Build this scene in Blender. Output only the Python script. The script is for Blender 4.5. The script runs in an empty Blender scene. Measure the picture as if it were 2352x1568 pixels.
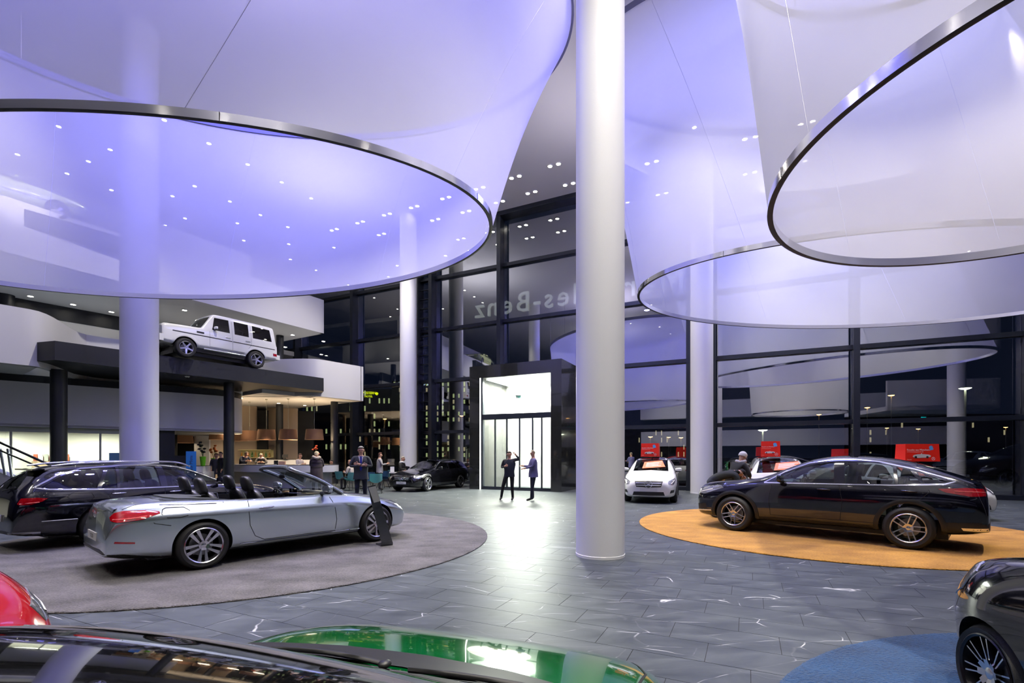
import bpy, bmesh, math, random
from mathutils import Vector, Matrix, Euler
from mathutils.bvhtree import BVHTree
random.seed(7)
S = bpy.context.scene
COL = S.collection
PI = math.pi

# ------------------------------------------------------------------ camera
CAMH, HOR, FPX = 1.62, 1045.0, 1111.0
cd = bpy.data.cameras.new('camera'); cam = bpy.data.objects.new('camera', cd); COL.objects.link(cam)
cam.location = (0, 0, CAMH); cam.rotation_euler = (PI/2, 0, 0)
cd.sensor_width = 36; cd.lens = FPX/2352*36
cd.shift_y = (HOR-784)/2352
cd.clip_start = 0.02; cd.clip_end = 600
S.camera = cam

# ------------------------------------------------------------------ view, world
S.view_settings.view_transform = 'Standard'; S.view_settings.look = 'None'
S.view_settings.gamma = 1; S.view_settings.use_curve_mapping = False
S.view_settings.exposure = 0.0
cy = S.cycles
cy.max_bounces = 6; cy.transparent_max_bounces = 24; cy.glossy_bounces = 3; cy.diffuse_bounces = 3; cy.transmission_bounces = 6
cy.caustics_reflective = False; cy.caustics_refractive = False
cy.sample_clamp_indirect = 4; cy.sample_clamp_direct = 0
cy.use_adaptive_sampling = True; cy.adaptive_threshold = .05; cy.adaptive_min_samples = 12
cy.use_denoising = True
try: cy.denoiser = 'OPENIMAGEDENOISE'
except Exception: pass
W_ = bpy.data.worlds.new('night'); S.world = W_; W_.use_nodes = True
W_.node_tree.nodes['Background'].inputs[0].default_value = (0.006, 0.009, 0.022, 1)
W_.node_tree.nodes['Background'].inputs[1].default_value = 1.0

def lamp(name, kind, loc, power, color=(1, 1, 1), size=1.0, target=None, rot=None, spot=None, blend=.6, shape='DISK'):
    l = bpy.data.lights.new(name, kind); l.energy = power; l.color = color
    if kind == 'AREA': l.shape = shape; l.size = size
    else: l.shadow_soft_size = size
    if spot: l.spot_size = spot; l.spot_blend = blend
    o = bpy.data.objects.new(name, l); COL.objects.link(o); o.location = loc
    if target is not None:
        o.rotation_euler = (Vector(target)-Vector(loc)).to_track_quat('-Z', 'Y').to_euler()
    if rot: o.rotation_euler = rot
    return o
WARM = (1.0, .93, .80)
GRN = (.93, 1.0, .84)
BLU = (.30, .30, 1.0)
# ceiling spotlights that really light the hall
HALL = [(-15, 6, 1), (-14.5, 3, 1), (2.2, 4.5, 1.6), (2.6, 9.5, 1), (-1.5, 19, 1), (2.3, 17, 1), (-6, 18.5, 1), (-6, 24, 1), (0, 22, 1), (5, 20.5, 1), (10, 20.3, 1), (13, 8.5, 1.5), (12, 0, 1), (5, -1, 1), (0, -1.5, 1), (-6, -2, 1), (-1, -8, 1), (-11, -5, 1), (15, 14, 1),
        (-8, 10.2, 0), (-5.5, 9.8, 0), (-3, 9.6, 0), (-9.8, 10.4, 0), (7, 6.5, 0), (9, 15.0, 0), (12, 14.5, 0)]
for x, y, wide in HALL:
    lamp('downlight_beam', 'SPOT', (x, y, 14.6), 4200*wide if wide else 3000, WARM, .12, target=(x, y, 0) if wide or x > 6 else (x*.75, y*.93, 0), spot=1.35 if wide else .95, blend=.9)
# coloured and white lamps inside the fabric funnels
for k in range(7):
    fx, fy = -6+(3.2*math.cos(k*1.047) if k else 0), 10.3+(2.0*math.sin(k*1.047) if k else 0)
    lamp('funnel_lamp', 'AREA', (fx, fy, 13.9), 1700/7, (.2, .2, 1), .4, target=(fx-.4, fy, 0))
lamp('funnel_lamp', 'AREA', (8.8, 16.0, 14.3), 1150, (.26, .28, 1), 5, target=(9.5, 14, 0))
lamp('funnel_lamp', 'AREA', (7.6, 7.9, 14.0), 260, (.6, .62, 1), 5, target=(6.5, 6, 0))
lamp('ceiling_fill', 'AREA', (-6, 11, 12.4), 260, (.80, .74, .95), 5, rot=(PI, 0, 0))  # added uplights that brighten the ceiling, no known fixtures
lamp('ceiling_fill', 'AREA', (3, 18, 12.0), 70, (.9, .84, .95), 4, rot=(PI, 0, 0))
lamp('ceiling_fill', 'AREA', (8, 2, 12.0), 260, (.80, .78, .95), 5, rot=(PI, 0, 0))
for x, y in ((-9, 23), (-3, -4), (-13, 2), (12, 18)): lamp('ceiling_fill', 'AREA', (x, y, 11.8), 260, (.86, .84, .9), 5, rot=(PI, 0, 0))  # further uplights added over the hall to lift the ceiling
for x, y, tx, ty in ((-8.5, 17, -15.5, 18), (-9.5, 5.5, -17, 13), (-3.5, 22, -11, 24.5)): lamp('gallery_fill', 'SPOT', (x, y, 14.4), 3200, WARM, .15, target=(tx, ty, 5.5), spot=.9, blend=.8)  # added spots to brighten the white gallery, not known fixtures
lamp('funnel_spot', 'SPOT', (10.5, 13.4, 14.3), 2600, (1, .96, .86), .15, target=(12, 17.0, 7.2), spot=1.2, blend=.8)
lamp('column_fill', 'SPOT', (-1.2, 1.5, 14.4), 1300, (.92, .92, 1), .15, target=(1.43, 7.85, 5), spot=.5, blend=.9)  # extra spot added to brighten the middle column
# entrance lock

# ------------------------------------------------------------------ helpers
def at(px, py, d):
    return Vector(((px-1176)*d/FPX, d, CAMH+(HOR-py)*d/FPX))

MATS = {}
def mat(name, color=(.5, .5, .5), rough=.5, metal=0, coat=0, spec=.5, emit=None, es=1, bump=0, bscale=20, var=0, vscale=3, alpha=1):
    if name in MATS: return MATS[name]
    m = bpy.data.materials.new(name); m.use_nodes = True
    nt = m.node_tree; b = nt.nodes['Principled BSDF']
    b.inputs['Base Color'].default_value = (*color, 1)
    b.inputs['Roughness'].default_value = rough; b.inputs['Metallic'].default_value = metal
    b.inputs['Coat Weight'].default_value = coat; b.inputs['Coat Roughness'].default_value = .02
    b.inputs['Specular IOR Level'].default_value = spec
    if emit: b.inputs['Emission Color'].default_value = (*emit, 1); b.inputs['Emission Strength'].default_value = es
    if var or bump:
        tc = nt.nodes.new('ShaderNodeTexCoord')
    if var:
        n = nt.nodes.new('ShaderNodeTexNoise'); n.inputs['Scale'].default_value = vscale; n.inputs['Detail'].default_value = 4
        nt.links.new(tc.outputs['Object'], n.inputs['Vector'])
        r = nt.nodes.new('ShaderNodeMapRange'); r.inputs[3].default_value = 1-var; r.inputs[4].default_value = 1+var
        nt.links.new(n.outputs['Fac'], r.inputs[0])
        v = nt.nodes.new('ShaderNodeVectorMath'); v.operation = 'SCALE'; v.inputs[0].default_value = color
        nt.links.new(r.outputs[0], v.inputs['Scale']); nt.links.new(v.outputs[0], b.inputs['Base Color'])
    if bump:
        n2 = nt.nodes.new('ShaderNodeTexNoise'); n2.inputs['Scale'].default_value = bscale; n2.inputs['Detail'].default_value = 5
        nt.links.new(tc.outputs['Object'], n2.inputs['Vector'])
        bp = nt.nodes.new('ShaderNodeBump'); bp.inputs['Strength'].default_value = bump; bp.inputs['Distance'].default_value = .02
        nt.links.new(n2.outputs['Fac'], bp.inputs['Height']); nt.links.new(bp.outputs[0], b.inputs['Normal'])
    MATS[name] = m; return m

def glass_mat(name, tint, refl, rough=0.0, ior=1.5, solid=None):
    """clear pane: tinted see-through mixed with mirror by Fresnel; solid adds a dark body share"""
    m = bpy.data.materials.new(name); m.use_nodes = True; nt = m.node_tree; nt.nodes.clear()
    out = nt.nodes.new('ShaderNodeOutputMaterial')
    tr = nt.nodes.new('ShaderNodeBsdfTransparent'); tr.inputs[0].default_value = (*tint, 1)
    gl = nt.nodes.new('ShaderNodeBsdfGlossy'); gl.inputs['Roughness'].default_value = rough; gl.inputs[0].default_value = (1, 1, 1, 1)
    ge = nt.nodes.new('ShaderNodeNewGeometry'); dt = nt.nodes.new('ShaderNodeVectorMath'); dt.operation = 'DOT_PRODUCT'
    nt.links.new(ge.outputs['Incoming'], dt.inputs[0]); nt.links.new(ge.outputs['Normal'], dt.inputs[1])
    prev = dt.outputs['Value']
    for op, v in (('ABSOLUTE', None), ('SUBTRACT', 1.0), ('POWER', 5.0), ('MULTIPLY', .9)):
        n = nt.nodes.new('ShaderNodeMath'); n.operation = op
        if op == 'SUBTRACT': n.inputs[0].default_value = v; nt.links.new(prev, n.inputs[1])
        else:
            nt.links.new(prev, n.inputs[0])
            if v is not None: n.inputs[1].default_value = v
        prev = n.outputs[0]
    ad = nt.nodes.new('ShaderNodeMath'); ad.operation = 'ADD'; ad.inputs[1].default_value = refl+.04; ad.use_clamp = True
    nt.links.new(prev, ad.inputs[0])
    mx = nt.nodes.new('ShaderNodeMixShader'); nt.links.new(ad.outputs[0], mx.inputs[0])
    nt.links.new(tr.outputs[0], mx.inputs[1]); nt.links.new(gl.outputs[0], mx.inputs[2])
    nt.links.new(mx.outputs[0], out.inputs[0])
    MATS[name] = m; return m

def new_obj(name, me, parent=None, mats=None, smooth=None):
    o = bpy.data.objects.new(name, me); COL.objects.link(o)
    if parent is not None: o.parent = parent
    if mats is not None:
        for m in (mats if isinstance(mats, (list, tuple)) else [mats]): me.materials.append(m)
    if smooth is not None: smooth_by(me, smooth)
    return o
def smooth_by(me, ang=35):
    me.polygons.foreach_set('use_smooth', [True]*len(me.polygons))
    me.set_sharp_from_angle(angle=math.radians(ang))
def bm_obj(name, bm, m, parent=None, smooth=None):
    me = bpy.data.meshes.new(name); bm.normal_update(); bm.to_mesh(me); bm.free()
    return new_obj(name, me, parent, m, smooth)
def thing(name, label, cat, loc=(0, 0, 0), rotz=0, group=None):
    o = bpy.data.objects.new(name, None); COL.objects.link(o); o.location = loc; o.rotation_euler = (0, 0, rotz)
    o.empty_display_size = .2
    tag(o, label, cat, group); return o
def tag(o, label=None, cat=None, group=None, kind=None):
    if label: o['label'] = label
    if cat: o['category'] = cat
    if group: o['group'] = group
    if kind: o['kind'] = kind
    return o
def dup(root, loc=None, rotz=None, label=None, group=None):
    r = root.copy(); COL.objects.link(r)
    if loc is not None: r.location = loc
    if rotz is not None: r.rotation_euler = (0, 0, rotz)
    if label: r['label'] = label
    if group: r['group'] = group
    for ch in list(root.children):
        c = ch.copy(); COL.objects.link(c); c.parent = r
        for g in ch.children:
            d = g.copy(); COL.objects.link(d); d.parent = c
    return r

def box(bm, x0, x1, y0, y1, z0, z1, mi=0, M=None):
    vs = [bm.verts.new((x, y, z)) for x in (x0, x1) for y in (y0, y1) for z in (z0, z1)]
    if M is not None:
        for v in vs: v.co = M @ v.co
    fs = []
    for q in ((0, 1, 3, 2), (4, 6, 7, 5), (0, 4, 5, 1), (2, 3, 7, 6), (0, 2, 6, 4), (1, 5, 7, 3)):
        f = bm.faces.new([vs[i] for i in q]); f.material_index = mi; fs.append(f)
    return vs
def lathe(bm, prof, n=32, M=None, mi=0, closed=False, a0=0, a1=2*PI):
    """prof: (r, h) list turned about local Z"""
    full = abs(a1-a0-2*PI) < 1e-6
    cols = []
    for i in range(n if full else n+1):
        a = a0+(a1-a0)*i/n
        c = []
        for r, h in prof:
            v = bm.verts.new((r*math.cos(a), r*math.sin(a), h))
            if M is not None: v.co = M @ v.co
            c.append(v)
        cols.append(c)
    P = len(prof)
    for i in range(n):
        A, B = cols[i], cols[(i+1) % len(cols)]
        for j in range(P if closed else P-1):
            k = (j+1) % P
            try: f = bm.faces.new((A[j], B[j], B[k], A[k])); f.material_index = mi
            except ValueError: pass
    return cols
def tube(bm, pts, r, n=8, mi=0, closed=False, cap=True):
    pts = [Vector(p) for p in pts]; L = len(pts); rings = []
    rr = r if isinstance(r, (list, tuple)) else [r]*L
    up0 = None
    for i, p in enumerate(pts):
        a = pts[i-1] if i > 0 else (pts[-1] if closed else pts[0]); b = pts[i+1] if i < L-1 else (pts[0] if closed else pts[-1])
        t = (b-a).normalized()
        up = Vector((0, 0, 1)) if abs(t.z) < .95 else Vector((1, 0, 0))
        if up0 is not None: up = up0
        s = t.cross(up)
        if s.length < 1e-4: s = t.cross(Vector((0, 1, 0)))
        s.normalize(); u = s.cross(t).normalized(); up0 = u
        rings.append([bm.verts.new(p+(s*math.cos(2*PI*k/n)+u*math.sin(2*PI*k/n))*rr[i]) for k in range(n)])
    for i in range(L if closed else L-1):
        A, B = rings[i], rings[(i+1) % L]
        for k in range(n):
            f = bm.faces.new((A[k], A[(k+1) % n], B[(k+1) % n], B[k])); f.material_index = mi
    if cap and not closed:
        for R in (rings[0], rings[-1]):
            f = bm.faces.new(R); f.material_index = mi
    return rings
def prism(bm, poly, z0, z1, M=None, mi=0):
    """poly (x,y) extruded z0..z1 then placed by M"""
    A = [bm.verts.new((x, y, z0)) for x, y in poly]; B = [bm.verts.new((x, y, z1)) for x, y in poly]
    if M is not None:
        for v in A+B: v.co = M @ v.co
    n = len(poly); fs = [bm.faces.new(A[::-1]), bm.faces.new(B)]
    for i in range(n): fs.append(bm.faces.new((A[i], A[(i+1) % n], B[(i+1) % n], B[i])))
    for f in fs: f.material_index = mi
    return fs
def bevel_all(bm, w, seg=2):
    bmesh.ops.bevel(bm, geom=[e for e in bm.edges if e.is_manifold and e.calc_face_angle(0) > .4], offset=w, segments=seg, affect='EDGES', profile=.6, clamp_overlap=True)
def ell(bm, c, r, n=12, m=8, M=None, mi=0):
    g = bmesh.ops.create_uvsphere(bm, u_segments=n, v_segments=m, radius=1)
    for v in g['verts']:
        v.co = Vector((v.co.x*r[0], v.co.y*r[1], v.co.z*r[2]))
        if M is not None: v.co = M @ v.co
        v.co += Vector(c)
    for v in g['verts']:
        for f in v.link_faces: f.material_index = mi
def interp(tab, x):
    """monotone cubic through (x, y) pairs"""
    n = len(tab)
    if x <= tab[0][0]: return tab[0][1]
    if x >= tab[-1][0]: return tab[-1][1]
    i = 0
    while tab[i+1][0] < x: i += 1
    def slope(k):
        if k <= 0: return (tab[1][1]-tab[0][1])/(tab[1][0]-tab[0][0])
        if k >= n-1: return (tab[-1][1]-tab[-2][1])/(tab[-1][0]-tab[-2][0])
        a = (tab[k][1]-tab[k-1][1])/(tab[k][0]-tab[k-1][0]); b = (tab[k+1][1]-tab[k][1])/(tab[k+1][0]-tab[k][0])
        return 0 if a*b <= 0 else 2*a*b/(a+b)
    x0, y0 = tab[i]; x1, y1 = tab[i+1]; h = x1-x0; t = (x-x0)/h
    m0, m1 = slope(i)*h, slope(i+1)*h
    return (2*t**3-3*t**2+1)*y0+(t**3-2*t**2+t)*m0+(-2*t**3+3*t**2)*y1+(t**3-t**2)*m1
def smoothpoly(pts, closed=False, n=6):
    """Catmull-Rom through 2D/3D points"""
    P = [Vector(p) for p in pts]; L = len(P); out = []
    rng = range(L if closed else L-1)
    for i in rng:
        p0 = P[(i-1) % L] if closed or i > 0 else P[0]; p1 = P[i]; p2 = P[(i+1) % L]; p3 = P[(i+2) % L] if closed or i+2 < L else P[-1]
        for k in range(n):
            t = k/n
            out.append(.5*((2*p1)+(-p0+p2)*t+(2*p0-5*p1+4*p2-p3)*t*t+(-p0+3*p1-3*p2+p3)*t**3))
    if not closed: out.append(P[-1])
    return out
def text_mesh(s, size, depth=.0, align='CENTER'):
    c = bpy.data.curves.new('lettering', 'FONT'); c.body = s; c.size = size; c.extrude = depth; c.align_x = align; c.resolution_u = 2
    o = bpy.data.objects.new('lettering', c); COL.objects.link(o)
    dg = bpy.context.evaluated_depsgraph_get(); me = bpy.data.meshes.new_from_object(o.evaluated_get(dg))
    bpy.data.objects.remove(o); bpy.data.curves.remove(c); return me
def eval_mesh(o):
    dg = bpy.context.evaluated_depsgraph_get(); dg.update()
    return bpy.data.meshes.new_from_object(o.evaluated_get(dg))
def frame2(o, x, y):
    """matrix with columns x, y, x^y at o"""
    x = Vector(x).normalized(); y = Vector(y).normalized(); z = x.cross(y)
    return Matrix(((x.x, y.x, z.x, o[0]), (x.y, y.y, z.y, o[1]), (x.z, y.z, z.z, o[2]), (0, 0, 0, 1)))

# ------------------------------------------------------------------ shared materials
M_tyre = mat('tyre_rubber', (.012, .012, .013), .6, bump=.15, bscale=120)
M_alloy = mat('alloy', (.62, .62, .66), .22, 1)
M_alloyd = mat('dark_alloy', (.05, .05, .055), .3, 1)
M_disc = mat('brake_steel', (.25, .25, .25), .35, 1)
M_chrome = mat('chrome', (.85, .86, .9), .06, 1)
M_blkplas = mat('black_plastic', (.012, .012, .013), .45)
M_blkgloss = mat('gloss_black', (.005, .005, .006), .06, coat=1)
M_gap = mat('shut_line', (.004, .004, .004), .8)
M_leather = mat('black_leather', (.02, .02, .022), .42, bump=.1, bscale=150)
M_creamleather = mat('grey_green_leather', (.30, .36, .33), .5)
M_red = mat('tail_lens', (.32, .002, .006), .08, coat=1, var=.5, vscale=35)
M_redlit = mat('tail_lens_bright', (.75, .12, .1), .15, coat=1, var=.4, vscale=60)
M_lens = mat('headlamp_lens', (.35, .36, .4), .06, .6, coat=1, var=.5, vscale=25)
M_plate = mat('plate_white', (.62, .62, .6), .5)
M_ink = mat('print_black', (.02, .02, .02), .6)
M_white = mat('print_white', (.85, .85, .82), .6)
M_cabin = mat('cabin_trim', (.03, .03, .034), .7)
M_carglass = glass_mat('car_glass', (.42, .47, .46), .03, ior=1.55)
M_privacy = glass_mat('privacy_glass', (.05, .05, .06), .03, ior=1.55)

# ------------------------------------------------------------------ car builder
def hull_rings(sp, inset=0.0, s0=None, s1=None, zfloor=None, n=None):
    L = sp['L']; s0 = 0 if s0 is None else s0; s1 = L if s1 is None else s1
    if sp.get('stations') and not inset: ss = sp['stations']
    elif inset: ss = [s0+(s1-s0)*i/14 for i in range(15)]
    else:
        ss = [0, .03, .09, .2]
        k = 18
        ss += [.2+(L-.4)*(i+1)/k for i in range(k)]
        ss += [L-.09, L-.03, L]
    rings = []
    for s in ss:
        w = sp['W']*interp(sp['wf'], s)-inset
        zb = interp(sp['zb'], s); zt = interp(sp['top'], s)-inset*.9; zbelt = min(interp(sp['belt'], s), zt+inset*.9-.015)
        wb = w*interp(sp['wbf'], s); wr = interp(sp['wr'], s)-inset
        rf = sp.get('rf', .86)
        zr = zbelt+(zt-zbelt)*rf
        zm = zb+(zbelt-zb)*sp.get('zmid', .52); zl = zb+(zbelt-zb)*.14
        if zfloor is not None: zb = zfloor; zl = zfloor+.05; zm = max(zm, zfloor+.12)
        tuck = sp.get('tuck', .03)
        side = [(w*.55, zb), (w-.09, zb), (w-tuck, zl), (w, zm), (w+sp.get('ridge', -.006), zm+(zbelt-zm)*sp.get('ridgez', .6)), (wb, zbelt),
                ((wb+wr)/2+.012*(1 if zr-zbelt > .1 else 0), (zbelt+zr)/2), (wr, zr), (wr*.62, zr+(zt-zr)*.72)]
        rings.append((s, zb, zt, side))
    return rings
def hull_mesh(sp, inset=0.0, s0=None, s1=None, zfloor=None, level=2):
    bm = bmesh.new(); R = []
    for s, zb, zt, side in hull_rings(sp, inset, s0, s1, zfloor):
        x = sp['x0']-s
        r = [bm.verts.new((x, 0, zb))]+[bm.verts.new((x, -y, z)) for y, z in side]+[bm.verts.new((x, 0, zt))]+[bm.verts.new((x, y, z)) for y, z in side[::-1]]
        R.append(r)
    N = len(R[0]); m = (N-2)//2
    cl = bm.edges.layers.float.new('crease_edge')
    for A, B in zip(R[:-1], R[1:]):
        for k in range(N): bm.faces.new((A[k], A[(k+1) % N], B[(k+1) % N], B[k]))
    for r in (R[0], R[-1]):
        bm.faces.new((r[0], r[1], r[-1]))
        for k in range(1, m): bm.faces.new((r[k], r[k+1], r[N-k-1], r[N-k]))
        bm.faces.new((r[m], r[m+1], r[m+2]))
    cr = sp.get('crease', {6: .45})
    bm.edges.ensure_lookup_table()
    for A, B in zip(R[:-1], R[1:]):
        for k, c in cr.items():
            for kk in (k, N-k):
                e = bm.edges.get((A[kk], B[kk]))
                if e: e[cl] = c
    ec = sp.get('endcrease', .25)
    for r in (R[0], R[-1]):
        for k in range(N):
            e = bm.edges.get((r[k], r[(k+1) % N]))
            if e: e[cl] = ec
    bmesh.ops.recalc_face_normals(bm, faces=bm.faces)
    me = bpy.data.meshes.new('hull'); bm.to_mesh(me); bm.free()
    o = bpy.data.objects.new('hull', me); COL.objects.link(o)
    md = o.modifiers.new('s', 'SUBSURF'); md.levels = level; md.render_levels = level
    m2 = eval_mesh(o); bpy.data.objects.remove(o); return m2

class Surf:
    def __init__(s, me):
        me.calc_loop_triangles()
        s.v = [v.co.copy() for v in me.vertices]; s.t = [tuple(t.vertices) for t in me.loop_triangles]
        s.n = [v.normal.copy() for v in me.vertices]
        s.b = BVHTree.FromPolygons(s.v, s.t)
    def cast(s, o, d):
        h = s.b.ray_cast(Vector(o), Vector(d))
        return h[0], h[1]
    def normal(s, p):
        loc, nr, i, dist = s.b.find_nearest(p)
        a, b, c = s.t[i]
        from mathutils.interpolate import poly_3d_calc
        w = poly_3d_calc([s.v[a], s.v[b], s.v[c]], loc)
        return (s.n[a]*w[0]+s.n[b]*w[1]+s.n[c]*w[2]).normalized(), dist
def ax(kind, sp):
    """projection frames: (origin, u axis, ray dir); points are origin + u*U + (0,0,z)"""
    k = kind
    if k == 'L': return Vector((0, 3, 0)), Vector((1, 0, 0)), Vector((0, -1, 0))
    if k == 'R': return Vector((0, -3, 0)), Vector((1, 0, 0)), Vector((0, 1, 0))
    if k == 'F': return Vector((5, 0, 0)), Vector((0, 1, 0)), Vector((-1, 0, 0))
    if k == 'B': return Vector((-5, 0, 0)), Vector((0, 1, 0)), Vector((1, 0, 0))
    q = math.sqrt(.5)
    cx = sp['x0'] if k[0] == 'F' else sp['x0']-sp['L']; sg = 1 if k[1] == 'L' else -1
    fx = 1 if k[0] == 'F' else -1
    out = Vector((fx*q, sg*q, 0)); u = Vector((-fx*q, sg*q, 0))   # u grows towards the car's flank side
    c = Vector((cx-fx*.12, sg*(sp['W']-.1), 0))
    return c+out*3, Vector((-fx*q, sg*q, 0)) if False else Vector((-fx*q, sg*q, 0)), -out
def patch(sf, sp, kind, poly, off=.004, cell=.07, skirt=.0):
    """2D outline (u, z) laid on the hull; returns bmesh.  'T' = from above with (x, y)"""
    bm = bmesh.new()
    f = bm.faces.new([bm.verts.new((u, v, 0)) for u, v in poly])
    us = [p[0] for p in poly]; vs = [p[1] for p in poly]
    for lo, hi, nrm in ((min(us), max(us), (1, 0, 0)), (min(vs), max(vs), (0, 1, 0))):
        k = int((hi-lo)/cell)
        for i in range(k):
            c = lo+(hi-lo)*(i+1)/(k+1)
            bmesh.ops.bisect_plane(bm, geom=bm.verts[:]+bm.edges[:]+bm.faces[:], plane_co=Vector(nrm)*c, plane_no=nrm)
    bmesh.ops.triangulate(bm, faces=[f for f in bm.faces if len(f.verts) > 4])
    if kind == 'T':
        o, u, d = Vector((0, 0, 4)), Vector((1, 0, 0)), Vector((0, 0, -1)); v_ = Vector((0, 1, 0))
    else:
        o, u, d = ax(kind, sp); v_ = Vector((0, 0, 1))
    for v in bm.verts:
        p = o+u*v.co.x+v_*v.co.y
        h, n = sf.cast(p, d)
        if h is None:
            q = p-d*(d.dot(p)) ; q = p+d*3
            h, n, i, dd = sf.b.find_nearest(q)
        if n.dot(d) > 0: n = -n
        v.co = h+n*off
    ref = -d
    bm.normal_update()
    s = sum((f.normal.dot(ref)*f.calc_area() for f in bm.faces))
    if s < 0: bmesh.ops.reverse_faces(bm, faces=bm.faces)
    if skirt:
        be = [e for e in bm.edges if e.is_boundary]
        r = bmesh.ops.extrude_edge_only(bm, edges=be)
        for g in r['geom']:
            if isinstance(g, bmesh.types.BMVert): g.co += d*skirt
    return bm
def ribbon_poly(pts, w, closed=False):
    P = [Vector((p[0], p[1])) for p in pts]; A = []; B = []; n = len(P)
    for i in range(n):
        a = P[i-1] if (i > 0 or closed) else P[0]; b = P[(i+1) % n] if (i < n-1 or closed) else P[-1]
        t = (b-a).normalized(); m = Vector((-t.y, t.x))*w/2
        A.append(P[i]+m); B.append(P[i]-m)
    return A, B
def strip(sf, sp, kind, pts, w, off=.002, closed=False, round_=0.0, dense=.08):
    """ribbon along a 2D line laid on the hull"""
    Q = []
    P = [Vector((p[0], p[1])) for p in pts]
    if closed: P = P+[P[0]]
    for a, b in zip(P[:-1], P[1:]):
        k = max(1, int((b-a).length/dense))
        Q += [a+(b-a)*i/k for i in range(k)]
    if not closed: Q.append(P[-1])
    A, B = ribbon_poly(Q, w, closed)
    if kind == 'T': o, u, d = Vector((0, 0, 4)), Vector((1, 0, 0)), Vector((0, 0, -1)); v_ = Vector((0, 1, 0))
    else: o, u, d = ax(kind, sp); v_ = Vector((0, 0, 1))
    bm = bmesh.new(); rows = []
    for c, a, b in zip(Q, A, B):
        row = []
        for p, ex in ((a, 0), (c, round_), (b, 0)):
            pp = o+u*p[0]+v_*p[1]; h, n = sf.cast(pp, d)
            if h is None: h, n, i, dd = sf.b.find_nearest(pp+d*3)
            if n.dot(d) > 0: n = -n
            row.append(bm.verts.new(h+n*(off+ex)))
        rows.append(row)
    n = len(rows)
    for i in range(n if closed else n-1):
        r0, r1 = rows[i], rows[(i+1) % n]
        for k in (0, 1): bm.faces.new((r0[k], r0[k+1], r1[k+1], r1[k]))
    bm.normal_update(); s = sum((f.normal.dot(-d) for f in bm.faces))
    if s < 0: bmesh.ops.reverse_faces(bm, faces=bm.faces)
    return bm
def merge(bms):
    out = bmesh.new()
    for b in bms:
        me = bpy.data.meshes.new('t'); b.to_mesh(me); b.free(); out.from_mesh(me); bpy.data.meshes.remove(me)
    return out

def boolean(o, cutters, op='DIFFERENCE'):
    for c in cutters:
        md = o.modifiers.new('b', 'BOOLEAN'); md.object = c; md.operation = op; md.solver = 'EXACT'
    me = eval_mesh(o)
    o.modifiers.clear(); o.data = me
    for c in cutters: bpy.data.objects.remove(c)
def cutter(bm, mats, mi):
    for f in bm.faces: f.material_index = mi
    bmesh.ops.recalc_face_normals(bm, faces=bm.faces)
    me = bpy.data.meshes.new('cut'); bm.to_mesh(me); bm.free()
    o = bpy.data.objects.new('cut', me); COL.objects.link(o)
    for m in mats: me.materials.append(m)
    return o
def fix_normals(me, sf):
    nl = [None]*len(me.loops)
    for p in me.polygons:
        for li in p.loop_indices:
            v = me.vertices[me.loops[li].vertex_index].co
            n, dist = sf.normal(v)
            if dist < .002 and n.dot(p.normal) > .5: nl[li] = n
            else: nl[li] = p.normal.copy()
    me.polygons.foreach_set('use_smooth', [True]*len(me.polygons))
    me.normals_split_custom_set([tuple(n) for n in nl])

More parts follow.
